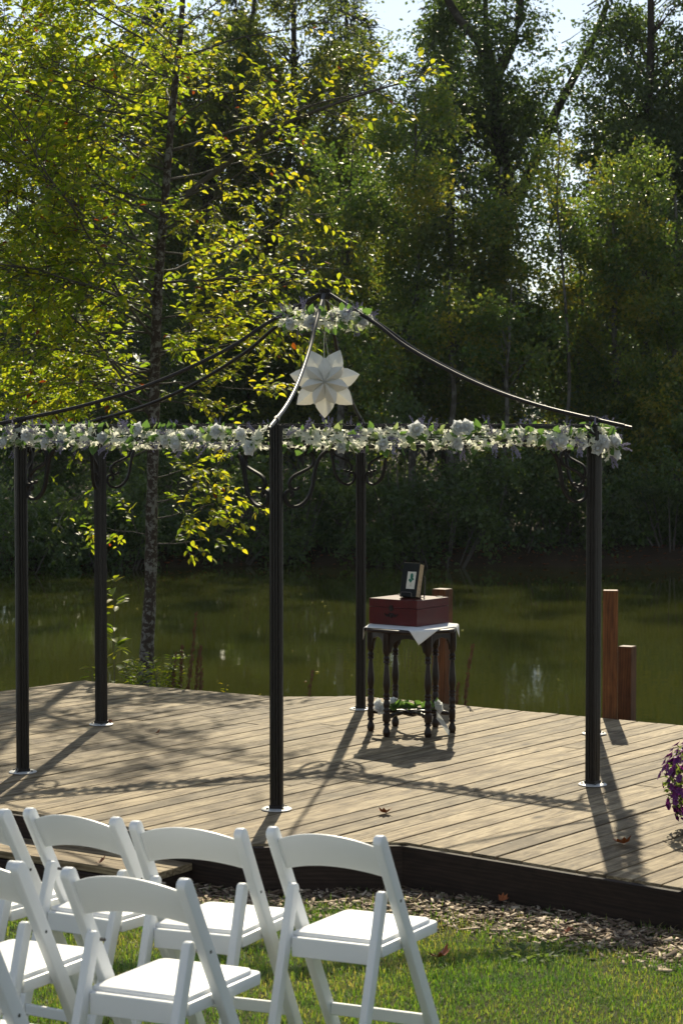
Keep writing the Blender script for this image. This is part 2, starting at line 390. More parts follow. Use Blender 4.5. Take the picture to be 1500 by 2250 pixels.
def leaf_cloud(name, P, D, N, L, Wd, tint, mat, shape='quad'):
    n = len(P); D = unit(D); Sx = unit(np.cross(D, N)); N = unit(np.cross(Sx, D))
    L = np.broadcast_to(np.asarray(L, float), (n,))[:, None]; Wd = np.broadcast_to(np.asarray(Wd, float), (n,))[:, None]
    if shape == 'quad':
        V = np.stack([P, P + D * L * .45 + Sx * Wd * .5 + N * Wd * .12, P + D * L, P + D * L * .45 - Sx * Wd * .5 + N * Wd * .12], 1)
        F = np.arange(n * 4).reshape(n, 4); k = 4
    else:
        def pt(u, w, h): return P + D * L * u + Sx * Wd * w + N * (Wd * h)
        V = np.stack([pt(0, 0, 0), pt(.33, 0, -.06), pt(.68, 0, -.10), pt(1, 0, -.26),
                      pt(.27, .44, .10), pt(.62, .40, .05), pt(.27, -.44, .10), pt(.62, -.40, .05)], 1)
        T = np.array([[0, 1, 4], [1, 2, 5], [1, 5, 4], [2, 3, 5], [0, 6, 1], [1, 7, 2], [1, 6, 7], [2, 7, 3]]); k = 8
        F = (T[None] + (np.arange(n) * 8)[:, None, None]).reshape(-1, 3)
    return np_mesh(name, V.reshape(-1, 3), F, mat, np.repeat(tint, k))

# ------------------------------------------------------------------ terrain and pond
SLOPE = 0.0506
WATER_Z = -0.35
def sstep(a, b, x):
    t = np.clip((x - a) / (b - a), 0, 1); return t * t * (3 - 2 * t)
def ghash(x, y): return (np.sin(x * 1.3 + 0.7 * np.sin(y * .9)) + np.sin(y * 1.7 + 1.1 * np.sin(x * .6)) + .5 * np.sin(x * 3.1 + y * 2.3)) / 2.5
def far_shore(x): return 35.6 + 0.45 * np.minimum(0, x + 2.0) + 0.5 * ghash(x * .8, x * .3 + 2)
def ground_h(x, y):
    x = np.asarray(x, float); y = np.asarray(y, float)
    near = np.where(y < 9.6, SLOPE * (9.6 - y), -0.03 * (y - 9.6))
    near = np.where(y < -20, SLOPE * 29.6 + (-20 - y) * .01, near)
    near = near + 0.012 * ghash(x * 2.0, y * 2.0)
    ns = 17.0 + 3.4 * (1 - sstep(-1.5, -.6, x)) - 0.55 * np.maximum(0, x + 1.0) + .25 * ghash(x * 1.3, 4.0)
    ns = np.maximum(ns, 11.8 - 0.3 * x * 0)
    z = near + (-1.1 - near) * sstep(ns - 1.6, ns + .9, y)
    fs = far_shore(x)
    bank = -0.05 + 0.014 * np.clip(y - fs, 0, 60) + .10 * ghash(x * .7, y * .7)
    z = z + (bank - z) * sstep(fs - 1.2, fs + 1.3, y)
    side = sstep(28, 38, np.abs(x + 0 * y)) * (y > 5)
    z = z + (0.3 - z) * side
    return z
xs = np.unique(np.concatenate([np.linspace(-400, -45, 12), np.linspace(-45, -12, 24), np.linspace(-12, 12, 110), np.linspace(12, 45, 24), np.linspace(45, 400, 12)]))
ys = np.unique(np.concatenate([np.linspace(-300, -20, 10), np.linspace(-20, 4, 24), np.linspace(4, 20, 100), np.linspace(20, 31, 20), np.linspace(31, 48, 70), np.linspace(48, 90, 24), np.linspace(90, 600, 14)]))
gx, gy = np.meshgrid(xs, ys, indexing='ij'); gz = ground_h(gx, gy)
ni, nj = gx.shape; idx = np.arange(ni * nj).reshape(ni, nj)
gf = np.stack([idx[:-1, :-1], idx[1:, :-1], idx[1:, 1:], idx[:-1, 1:]], -1).reshape(-1, 4)
gme = np_mesh('ground', np.stack([gx, gy, gz], -1).reshape(-1, 3), gf, 'ground', smooth=True)
tag(link(bpy.data.objects.new('ground', gme)), 'bare soil under lawn, deck and far wood', None, kind='structure')
w = MB(); w.v = [(-44, 9.9, WATER_Z), (44, 9.9, WATER_Z), (44, 44, WATER_Z), (-44, 44, WATER_Z)]; w.f = [(0, 1, 2, 3)]
tag(w.build('pond_water', 'water', fix=False), 'still olive green pond water behind the deck', None, kind='structure')

# ------------------------------------------------------------------ deck
PLANK_A = R_(52.5)
DZ = 0.22
deck_poly = [(-5.1, 12.75), (-1.74, 10.57), (-0.43, 9.71), (0.30, 9.75), (1.47, 8.78), (2.45, 7.95), (4.1, 10.2), (4.4, 12.05), (2.22, 13.50), (0.14, 14.92), (-0.50, 14.90), (-1.97, 15.80), (-2.55, 15.12), (-4.9, 13.6)]
def clip(poly, nx, ny, c):
    out = []; k = len(poly)
    for i in range(k):
        a = poly[i]; b = poly[(i + 1) % k]; da = nx * a[0] + ny * a[1] - c; db = nx * b[0] + ny * b[1] - c
        if da <= 0: out.append(a)
        if (da < 0 < db) or (db < 0 < da):
            t = da / (da - db); out.append((a[0] + t * (b[0] - a[0]), a[1] + t * (b[1] - a[1])))
    return out
def area(p): return abs(sum(p[i][0] * p[(i + 1) % len(p)][1] - p[(i + 1) % len(p)][0] * p[i][1] for i in range(len(p)))) / 2
deck = empty('wooden_deck', (0, 0, 0), 0, 'weathered brown plank deck carrying the gazebo beside the pond', 'deck')
rng = random.Random(5)
ca, sa = math.cos(PLANK_A), math.sin(PLANK_A)
loc_poly = [(ca * x + sa * y, -sa * x + ca * y) for x, y in deck_poly]      # u along board, v across
v0 = min(p[1] for p in loc_poly); v1 = max(p[1] for p in loc_poly)
PW, GAP = 0.1455, 0.0055
v = v0 - 0.05; nails = MB()
while v < v1:
    g = GAP * rng.choice((0.7, 0.9, 1.2, 1.4, 1.9, 2.4))
    strip = clip(clip(loc_poly, 0, 1, v + PW - g), 0, -1, -v)
    if len(strip) >= 3 and area(strip) > 0.004:
        u0 = min(p[0] for p in strip); u1 = max(p[0] for p in strip)
        cuts = [u0 - 1]
        if u1 - u0 > 3.2: cuts.append(u0 + (u1 - u0) * rng.uniform(0.25, 0.75))
        cuts.append(u1 + 1)
        for a, b in zip(cuts[:-1], cuts[1:]):
            piece = clip(clip(strip, 1, 0, b - 0.0018), -1, 0, -(a + 0.0018))
            if len(piece) < 3 or area(piece) < 0.003: continue
            cu = sum(p[0] for p in piece) / len(piece); cv = v + PW / 2
            q = [(p[0] - cu, p[1] - cv) for p in piece]
            o = MB().prism(q, -0.036, 0.0).build('plank', 'deck', deck, bev=0.0028, seg=1)
            o.location = (ca * cu - sa * cv, sa * cu + ca * cv, DZ + rng.uniform(-.0022, .0012))
            o.rotation_euler = (rng.uniform(-.004, .004), rng.uniform(-.0006, .0006), PLANK_A)
            k = math.ceil((u0) / 0.41)
            while k * 0.41 < u1:
                for dv in (0.03, PW - 0.035):
                    uu = k * .41 + rng.uniform(-.008, .008); vv = v + dv + rng.uniform(-.006, .006)
                    if len(clip([(uu, vv)] * 3, 1, 0, b)) and a < uu < b and min(p[0] for p in piece) + .01 < uu < max(p[0] for p in piece) - .01:
                        x, y = ca * uu - sa * vv, sa * uu + ca * vv
                        bb = len(nails.v)
                        for j in range(6): nails.v.append((x + .0042 * math.cos(j * PI / 3), y + .0042 * math.sin(j * PI / 3), DZ + .0022))
                        nails.f.append(tuple(bb + j for j in range(6)))
                k += 1
    v += PW
tag(nails.build('nail_heads', 'iron', deck), kind='stuff')
# subfloor: dark joists shadowed below the gaps, and fascia boards round the rim
def inset(poly, d):
    c = Vector((sum(p[0] for p in poly) / len(poly), sum(p[1] for p in poly) / len(poly)))
    return [tuple(Vector(p) + (c - Vector(p)).normalized() * d) for p in poly]
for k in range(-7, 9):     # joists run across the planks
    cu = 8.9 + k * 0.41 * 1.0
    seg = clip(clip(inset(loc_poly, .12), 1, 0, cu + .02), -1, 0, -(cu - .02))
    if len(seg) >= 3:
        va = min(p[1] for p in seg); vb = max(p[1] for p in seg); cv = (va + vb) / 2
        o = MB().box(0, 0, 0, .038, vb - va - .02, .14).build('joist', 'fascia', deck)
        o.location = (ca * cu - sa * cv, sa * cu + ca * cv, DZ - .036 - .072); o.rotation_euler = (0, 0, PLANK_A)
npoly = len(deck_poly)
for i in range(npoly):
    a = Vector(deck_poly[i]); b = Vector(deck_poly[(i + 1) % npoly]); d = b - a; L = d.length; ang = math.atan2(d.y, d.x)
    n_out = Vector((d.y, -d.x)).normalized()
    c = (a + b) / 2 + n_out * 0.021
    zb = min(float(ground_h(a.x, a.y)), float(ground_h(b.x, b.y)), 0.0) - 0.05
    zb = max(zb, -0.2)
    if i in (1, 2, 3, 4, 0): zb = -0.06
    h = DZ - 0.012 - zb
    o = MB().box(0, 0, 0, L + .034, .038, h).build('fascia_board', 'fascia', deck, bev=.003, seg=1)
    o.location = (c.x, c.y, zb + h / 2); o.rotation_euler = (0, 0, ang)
# low step on the left of the front edge
dA = (Vector(deck_poly[1]) - Vector(deck_poly[2])).normalized(); nA = Vector((-dA.y, dA.x))
if nA.y > 0: nA = -nA
st = empty('deck_step', (0, 0, 0), 0, 'low wooden step below the front edge of the deck', 'step')
s0 = Vector(deck_poly[2]) + dA * 0.30; sl_len = 3.6; ang = math.atan2(dA.y, dA.x)
sc = s0 + dA * (sl_len / 2)
for k in range(2):
    c = sc + nA * (0.045 + 0.085 + k * 0.153)
    o = MB().box(0, 0, 0, sl_len, .147, .036).build('tread_board', 'deck', st, bev=.003, seg=1); o.location = (c.x, c.y, .085); o.rotation_euler = (0, 0, ang)
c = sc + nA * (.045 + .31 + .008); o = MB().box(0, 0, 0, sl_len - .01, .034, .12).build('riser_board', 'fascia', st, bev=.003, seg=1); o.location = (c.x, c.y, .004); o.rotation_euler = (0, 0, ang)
c = s0 + nA * (.045 + .14) + dA * .03; o = MB().box(0, 0, 0, .034, .26, .12).build('end_board', 'fascia', st, bev=.003, seg=1); o.location = (c.x, c.y, .004); o.rotation_euler = (0, 0, ang)

# ------------------------------------------------------------------ gazebo
GC = Vector((-0.0999, 12.397)); GR = 1.85; PHI = -1.6969
gz0 = DZ
gaz = empty('gazebo', (GC.x, GC.y, gz0), 0, 'dark metal hexagonal gazebo frame with scroll brackets and bare curved roof ribs', 'gazebo')
UP, LO = 2.182 - gz0, 2.082 - gz0
corners = [Vector((GR * math.cos(PHI + i * PI / 3), GR * math.sin(PHI + i * PI / 3))) for i in range(6)]   # C E F D B A
def flute_profile(h=0.0315):
    p = []
    for q in range(4):
        side = [(h, -h + .006), (h, -h + .012), (h - .004, -.014), (h + .002, -.010), (h + .002, -.003), (h - .004, 0.0), (h + .002, .003), (h + .002, .010), (h - .004, .014), (h, h - .012), (h, h - .006), (h - .006, h)]
        a = q * PI / 2
        for x, y in side: p.append((x * math.cos(a) - y * math.sin(a), x * math.sin(a) + y * math.cos(a)))
    return p
post_me = MB().prism(flute_profile(), 0.004, UP + 0.012).mesh('post', 'metal')
plate_me = MB().lathe([(0.079, 0.0), (0.079, 0.003), (0.074, 0.006), (0.05, 0.008), (0.0, 0.008)], 28).mesh('base_plate', 'plate', smooth='auto')
bolt_me = MB().lathe([(0.007, 0.0), (0.007, 0.004), (0.004, 0.008), (0, 0.008)], 6).mesh('bolt', 'bolt')
foot_me = MB().box(0, 0, .012, .074, .074, .024).mesh('post_foot', 'metal', bev=.004)
lug_me = MB().box(0, 0, 0, .012, .02, .012).mesh('lug', 'metal')
for i, c in enumerate(corners):
    a = PHI + i * PI / 3
    put('post', post_me, gaz, (c.x, c.y, 0), (0, 0, a))
    ft = put('post_foot', foot_me, gaz, (c.x, c.y, .0075), (0, 0, a), (0.94, 0.94, .8))
    pl = put('base_plate', plate_me, gaz, (c.x, c.y, 0.0025))
    for k in range(4):
        put('bolt', bolt_me, pl, (.058 * math.cos(a + k * PI / 2 + .78), .058 * math.sin(a + k * PI / 2 + .78), .006))
# ribs
RIB = [(0.02, 2.965), (0.10, 2.885), (0.21, 2.775), (0.32, 2.645), (0.485, 2.500), (0.65, 2.382), (0.82, 2.292), (1.0, 2.222), (1.10, 2.186)]
def cr(pts, n=6):
    out = []
    P = [pts[0]] + list(pts) + [pts[-1]]
    for i in range(1, len(P) - 2):
        for k in range(n):
            t = k / n; a, b, c, d = [np.array(P[i + j]) for j in (-1, 0, 1, 2)]
            out.append(tuple(.5 * ((2 * b) + (-a + c) * t + (2 * a - 5 * b + 4 * c - d) * t * t + (-a + 3 * b - 3 * c + d) * t ** 3)))
    out.append(tuple(P[-1])); return out
ribc = cr(RIB, 5)
for i, c in enumerate(corners):
    pts = [(c.x * t, c.y * t, z - gz0) for t, z in ribc]
    o = MB().tube(pts, 0.0112, 10).build('roof_rib', 'metal', gaz, smooth='auto')
    dr = c.normalized()
    # end cap, clip where the rib crosses the post
    t, z = 1.10, 2.186 - gz0
    MB().tube([(c.x * t, c.y * t, z), (c.x * (t + .025), c.y * (t + .025), z - .009)], 0.009, 8).build('rib_end', 'metal', o)
    t = 1.0; z = 2.222 - gz0
    MB().tube([(c.x * .985, c.y * .985, z + .004), (c.x * 1.012, c.y * 1.012, z - .006)], 0.017, 10).build('rib_clamp', 'metal', o)
    MB().tube([(c.x, c.y, UP + .008), (c.x, c.y, z)], 0.010, 8).build('rib_peg', 'metal', o)
apex = MB().lathe([(0.0, 2.935 - gz0), (.032, 2.935 - gz0), (.038, 2.945 - gz0), (.038, 2.968 - gz0), (.030, 2.972 - gz0), (.034, 2.985 - gz0), (.036, 2.992 - gz0), (.034, 2.996 - gz0), (0, 2.997 - gz0)], 14).build('apex_cap', 'metal', gaz, smooth='auto')
# rails and scrolls
c1 = [(985, 352), (900, 356), (850, 388), (815, 440), (795, 500), (780, 580), (765, 680), (735, 760), (680, 822), (620, 842), (570, 820), (545, 770), (548, 725), (572, 702), (602, 716), (604, 742), (590, 752)]
c2 = [(712, 398), (703, 374), (725, 360), (762, 382), (778, 430), (763, 490), (700, 530), (620, 572), (582, 620), (584, 668), (618, 692), (650, 680), (655, 664)]
def scroll_pts(c): return cr([((x - 473) / 3.947 / 376, -(y - 332) / 3.947 / 429) for x, y in c], 3)
def ribbon(mb, pts, hw=.0062, hd=.010):
    """flat bar bent along pts (x,z); hw half thickness, hd half depth in y"""
    b = len(mb.v); n = len(pts)
    for i, (x, z) in enumerate(pts):
        a = pts[max(i - 1, 0)]; c = pts[min(i + 1, n - 1)]
        t = Vector((c[0] - a[0], c[1] - a[1])).normalized(); q = Vector((-t.y, t.x))
        for sx, sy in ((1, -1), (1, 1), (-1, 1), (-1, -1)): mb.v.append((x + q.x * hw * sx, sy * hd, z + q.y * hw * sx))
    for i in range(n - 1):
        for j in range(4):
            k = (j + 1) % 4; mb.f.append((b + i * 4 + j, b + i * 4 + k, b + i * 4 + 4 + k, b + i * 4 + 4 + j))
    mb.f.append((b, b + 1, b + 2, b + 3)); mb.f.append(tuple(b + (n - 1) * 4 + j for j in (3, 2, 1, 0)))
smb = MB(); ribbon(smb, scroll_pts(c1), .0075); sc1 = smb.mesh('scroll', 'scroll_metal', smooth='auto')
smb = MB(); ribbon(smb, scroll_pts(c2), .0065, .0092); sc2 = smb.mesh('scroll', 'scroll_metal', smooth='auto')
for i in range(6):
    a = corners[i]; b = corners[(i + 1) % 6]; d = b - a; L = d.length; ang = math.atan2(d.y, d.x); m = (a + b) / 2
    for nm, z, h in (('upper_rail', UP, .022), ('lower_rail', LO, .018)):
        o = MB().box(0, 0, 0, L - .066, .024, h).build(nm, 'metal', gaz, bev=.002, seg=1); o.location = (m.x, m.y, z); o.rotation_euler = (0, 0, ang)
    for end, an in ((a, ang), (b, ang + PI)):
        br = bpy.data.objects.new('scroll_bracket', sc1); link(br, gaz); br.location = (end.x, end.y, LO - .006); br.rotation_euler = (0, 0, an)
        put('inner_scroll', sc2, br)

# ------------------------------------------------------------------ flowers
def petal_grid(mb, M4, w, l, cup, curl, nu=3, nv=4, tipw=0.35):
    def fn(u, v):
        x = (u - .5) * w * math.sin(PI * (0.16 + 0.76 * v)) * (1 if v < .9 else .85)
        z = l * v; y = cup * ((2 * (u - .5)) ** 2) * w * -0.6 + curl * v * v * l
        p = M4 @ Vector((x, y, z)); return p
    mb.grid(fn, nu, nv)
def rose_mesh(seed):
    rg = random.Random(seed); mb = MB()
    mb.lathe([(0.001, .006), (.010, .010), (.013, .022), (.010, .034), (.004, .040), (0, .040)], 8)
    for ring, (cnt, r, l, w, tilt) in enumerate([(3, .006, .040, .034, -.10), (4, .010, .042, .040, .12), (5, .013, .042, .046, .42), (6, .015, .040, .048, .85)]):
        for k in range(cnt):
            a = 2 * PI * k / cnt + ring * .7 + rg.uniform(-.2, .2)
            m4 = Matrix.Rotation(a, 4, 'Z') @ Matrix.Translation((0, r, .002)) @ Matrix.Rotation(-(tilt + rg.uniform(-.1, .1)), 4, 'X')
            petal_grid(mb, m4, w, l, .42, .22 if ring > 1 else -.05)
    return mb.mesh('rose', 'rose', smooth=True, fix=False)
rose_mes = [rose_mesh(s) for s in range(3)]
def blossom_mesh(seed, n):
    rg = random.Random(seed); mb = MB()
    for q in range(n):
        base = Matrix.Translation((rg.uniform(-.022, .022), rg.uniform(-.022, .022), rg.uniform(-.004, .016))) @ Matrix.Rotation(rg.uniform(-.8, .8), 4, 'X') @ Matrix.Rotation(rg.uniform(-.8, .8), 4, 'Y') @ Matrix.Rotation(rg.uniform(0, 6), 4, 'Z')
        for k in range(5):
            m4 = base @ Matrix.Rotation(2 * PI * k / 5, 4, 'Z') @ Matrix.Rotation(-1.15, 4, 'X')
            b = len(mb.v); l = .021; w_ = .0062
            for x, y, z in ((0, 0, 0), (w_, -.001, l * .45), (0, .0025, l * .5), (-w_, -.001, l * .45), (0, .003, l)): mb.v.append(tuple(m4 @ Vector((x, y, z))))
            mb.f += [(b, b + 1, b + 2), (b, b + 2, b + 3), (b + 1, b + 4, b + 2), (b + 2, b + 4, b + 3)]
    return mb.mesh('blossom', 'blossom', fix=False)
blo_mes = [blossom_mesh(s, 3) for s in range(4)]
def silk_leaf(mat, L=.062, Wd=.046):
    mb = MB()
    def fn(u, v):
        wd = Wd * .5 * math.sin(PI * min(1, (v * .93 + .04)) ** .8) ; x = (u - .5) * 2 * wd
        return (x, -.12 * L * v * v - .0 + abs(u - .5) * .016, L * v)
    mb.grid(fn, 4, 6); return mb.mesh('leaf', mat, smooth=True, fix=False)
lf_dark, lf_pale = silk_leaf('silkleaf'), silk_leaf('paleleaf', .055, .04)
def lav_mesh(seed):
    rg = random.Random(seed); mb = MB()
    for s in range(5):
        dx, dy = rg.uniform(-.32, .32), rg.uniform(-.32, .32); L = rg.uniform(.06, .10)
        mb.tube([(0, 0, 0), (dx * L * .5, dy * L * .5, L * .5), (dx * L, dy * L, L)], .0009, 3)
        for k in range(14):
            t = .25 + .75 * k / 14; c = Vector((dx * L * t, dy * L * t, L * t)) + Vector((rg.uniform(-.005, .005), rg.uniform(-.005, .005), 0)); r = rg.uniform(.0022, .0036)
            b = len(mb.v)
            for v_ in ((r, 0, 0), (0, r, 0), (-r, 0, 0), (0, -r, 0), (0, 0, r * 1.7), (0, 0, -r)): mb.v.append(tuple(c + Vector(v_)))
            mb.f += [(b, b + 1, b + 4), (b + 1, b + 2, b + 4), (b + 2, b + 3, b + 4), (b + 3, b, b + 4), (b + 1, b, b + 5), (b + 2, b + 1, b + 5), (b + 3, b + 2, b + 5), (b, b + 3, b + 5)]
    return mb.mesh('lavender_sprig', 'lavender', fix=False)
lav_mes = [lav_mesh(s) for s in range(3)]

def look_rot(dirv, roll):
    """rotation taking local +Z to dirv"""
    return (Vector(dirv).to_track_quat('Z', 'Y').to_matrix().to_4x4() @ Matrix.Rotation(roll, 4, 'Z'))
def garland(name, label, path, outward, seed, n_leaf, n_blo, n_lav, rose_ts, rad=.045, cat='garland', group=None):
    """path: fn t->point (world); outward: fn t->unit vec facing away from the rail"""
    rg = random.Random(seed); o0 = path(0.5)
    g = empty(name, o0, 0, label, cat, group)
    pts = [path(i / 24) - o0 + Vector((0, 0, .008 * math.sin(i * 1.9 + seed))) for i in range(25)]
    MB().tube(pts, .0045, 5).build('stem', 'stem', g)
    def place(nm, me, t, spread, outw, sc, zb=0.0, dz=0.0):
        t = min(max(t, .0), 1.0); p = path(t) - o0; n = outward(t); e = .01
        tang = (path(min(1, t + e)) - path(max(0, t - e))).normalized(); upv = Vector((0, 0, 1))
        th = rg.uniform(-.15 * PI, 1.15 * PI) - PI / 2 if rg.random() < .85 else rg.uniform(0, 2 * PI)
        rr = spread * math.sqrt(rg.uniform(.15, 1))
        rad_dir = n * math.cos(th) + upv * math.sin(th)
        pos = p + rad_dir * rr + Vector((0, 0, dz))
        d = (rad_dir + n * outw + tang * rg.uniform(-.7, .7) + upv * (zb + rg.uniform(-.3, .3))).normalized()
        return put(nm, me, g, pos, look_rot(d, rg.uniform(0, 6.28)), sc)
    for k in range(n_leaf):
        place('leaf', lf_dark if rg.random() < .62 else lf_pale, (k + rg.random()) / n_leaf, rad * .9, .3, rg.uniform(.7, 1.15), .1)
    # blossoms come in bunches
    nb = max(1, n_blo // 7)
    for k in range(n_blo):
        t = (int(k / 7) + .5) / nb + rg.gauss(0, .22 / nb)
        place('blossom', rg.choice(blo_mes), t, rad * 1.05, .5, rg.uniform(.75, 1.15), .15)
    for k in range(n_lav):
        place('lavender_sprig', rg.choice(lav_mes), (k + rg.random()) / n_lav, rad * .7, .3, rg.uniform(.9, 1.3), -.35 if rg.random() < .7 else .9)
    for t, dz in rose_ts:
        p = path(t) - o0; n = outward(t)
        d = (n + Vector((rg.uniform(-.35, .35), 0, rg.uniform(-.25, .45)))).normalized()
        put('rose', rg.choice(rose_mes), g, p + n * (rad * .65) + Vector((0, 0, dz)), look_rot(d, rg.uniform(0, 6)), rg.uniform(.72, 1.0))
    return g
def rail_path(a, b, t0=0.0, t1=1.0, z=2.122, off=.03):
    a3 = Vector((GC.x + a.x, GC.y + a.y, z)); b3 = Vector((GC.x + b.x, GC.y + b.y, z)); mid = (a + b).normalized(); n = Vector((mid.x, mid.y, 0))
    return (lambda t: a3.lerp(b3, t0 + (t1 - t0) * t) + n * off), (lambda t: n)
Cc, Ec, Fc, Dc, Bc, Ac = corners
pth, out = rail_path(Ac, Cc, -.06, .985)
garland('flower_garland', 'white rose and lavender garland on the gazebo rail in front of the alder trunk', pth, out, 11, 96, 175, 22,
        [(.03, -.03), (.125, .012), (.20, -.035), (.26, -.03), (.42, .0), (.56, .045), (.66, -.02), (.70, -.03), (.84, .035), (.93, .03), (.96, -.045), (.75, .02)], group='flower garlands on the gazebo')
pth, out = rail_path(Cc, Ec, .015, 1.02)
garland('flower_garland', 'white rose and lavender garland on the gazebo rail below the paper star', pth, out, 12, 100, 190, 22,
        [(.16, -.045), (.285, -.03), (.39, .05), (.515, .05), (.545, .055), (.51, -.03), (.815, -.02), (.845, -.02), (.92, -.03), (.985, -.025), (.97, -.055)], group='flower garlands on the gazebo')
for (p0, p1, sd_, lab) in ((Bc, Dc, 15, 'flower garland on the rear gazebo rail toward the alder, mostly behind the front one'), (Dc, Fc, 16, 'flower garland on the rear gazebo rail behind the table, mostly hidden'),
                      (Ac, Bc, 17, 'flower garland on the short side rail between the two outer posts'), (Ec, Fc, 18, 'flower garland on the short side rail behind the corner bouquet')):
    pth, out = rail_path(p0, p1, .02, .98)
    garland('flower_garland', lab, pth, out, sd_, 115, 168, 14, [(.1, -.02), (.3, .01), (.45, -.02), (.6, .02), (.8, -.01)], group='flower garlands on the gazebo')
# wrap round the corner post
e3 = Vector((GC.x + Ec.x, GC.y + Ec.y, 2.10)); ef = (Fc - Ec).normalized(); on = Vector((Ec.x, Ec.y, 0)).normalized()
garland('flower_garland', 'bunch of white roses tied at the outer gazebo corner post', (lambda t: e3 + on * .05 + Vector((ef.x, ef.y, 0)) * (.02 + .14 * t) + Vector((.03, 0, -.03 * t))), (lambda t: Vector((.8, -.6, 0))), 13, 7, 18, 3, [(.2, .0), (.6, -.02), (.75, .03), (.4, -.06)], rad=.05, group='flower garlands on the gazebo')
g3 = Vector((GC.x, GC.y, 2.815)); RW = .225
garland('flower_wreath', 'ring of white flowers and green leaves around the gazebo peak', (lambda t: g3 + Vector((RW * math.cos(t * 2 * PI - 2.0), RW * math.sin(t * 2 * PI - 2.0), 0))), (lambda t: Vector((math.cos(t * 2 * PI - 2.0), math.sin(t * 2 * PI - 2.0), 0))), 14, 74, 100, 18, [(.02, -.03), (.94, -.03), (.14, .01), (.5, 0), (.22, -.02)], rad=.046, cat='wreath', group='flower garlands on the gazebo')

# ------------------------------------------------------------------ paper star
sx, sy = GC.x, GC.y - 0.02; sz = 2.228 + (919 - 840) / 4552 * 12.38
star = empty('paper_star', (sx, sy, sz), 0, 'cream folded paper star hanging on twine under the gazebo peak', 'star ornament')
def star_petal(L, Wd, ridge, back):
    prof = [(0.0, .05), (.18, .42), (.38, .82), (.55, 1.0), (.70, .86), (.84, .52), (.93, .24), (1.0, .012)]
    mb = MB()
    for side in (-1, 1):
        b = len(mb.v)
        for t, w_ in prof:
            rz = ridge * math.sin(PI * min(1, t * 1.02) ** .9)
            mb.v.append((0, -rz - back * (1 - t), L * t)); mb.v.append((side * Wd * .5 * w_, .012 * (1 - t) - back * (1 - t) * .6, L * t))
        for i in range(len(prof) - 1):
            q = b + i * 2; mb.f.append((q, q + 1, q + 3, q + 2))
    me = mb.mesh('petal', 'star', fix=False); return me
p_big, p_small = star_petal(.215, .120, .042, .012), star_petal(.152, .080, .040, .05)
for k in range(7):
    a = 2 * PI * k / 7 + PI
    put('petal', p_big, star, (0, .0, 0), Matrix.Rotation(a, 4, 'Y') @ Matrix.Rotation(-.12, 4, 'X'))
    a2 = 2 * PI * k / 7
    put('petal', p_small, star, (0, -.012, 0), Matrix.Rotation(a2, 4, 'Y') @ Matrix.Rotation(.30, 4, 'X'))
z_ap = 2.94 - sz
pts = [(-.002, 0, .10), (-.004, 0, .25), (.002, 0, .34), (.0, 0, .44), (-.003, .01, z_ap)]
MB().tube(pts, .0022, 5).build('twine', 'string', star)
lp = [(.0 + .016 * math.sin(2 * PI * k / 12) , 0, .325 + .035 * math.cos(2 * PI * k / 12)) for k in range(13)]
MB().tube(lp, .0016, 4).build('twine', 'string', star)
MB().tube([(.0, 0, .30), (.012, .0, .22), (.028, 0, .12)], .0014, 4).build('twine', 'string', star)
MB().tube([(0, .004, z_ap), (.04, -.03, z_ap - .035), (.10, -.035, z_ap - .075), (.13, -.04, z_ap - .105), (.155, -.04, z_ap - .115)], .0022, 4).build('twine', 'string', star)

# ------------------------------------------------------------------ table
TC = Vector((0.447, 13.21)); TPH = R_(-8.5); TZ = 0.68
tab = empty('side_table', (TC.x, TC.y, DZ), TPH, 'dark turned-leg hexagonal side table under the red box', 'table')
leg_prof = [(.0, 0), (.016, 0), (.021, .02), (.021, .035), (.012, .062), (.012, .068), (.019, .073), (.019, .080), (.014, .085), (.017, .095), (.018, .098),
            (.018, .145), (.017, .15), (.013, .156), (.019, .163), (.019, .172), (.014, .18), (.018, .196), (.019, .21), (.013, .232), (.019, .238), (.019, .246), (.014, .252), (.019, .260), (.019, .268), (.013, .275),
            (.016, .29), (.020, .32), (.020, .345), (.015, .41), (.011, .455), (.011, .462), (.018, .468), (.018, .478), (.013, .484), (.018, .492), (.018, .500), (.013, .507), (.013, .515), (.020, .53), (.022, .55), (.022, .655), (.0, .655)]
leg_me = MB().lathe([(r * 1.16, z) for r, z in leg_prof], 12).mesh('leg', 'dark_wood', smooth='auto', angle=.9)
blk_me = MB().box(0, 0, 0, .038, .038, .05).mesh('leg_block', 'dark_wood', bev=.003)
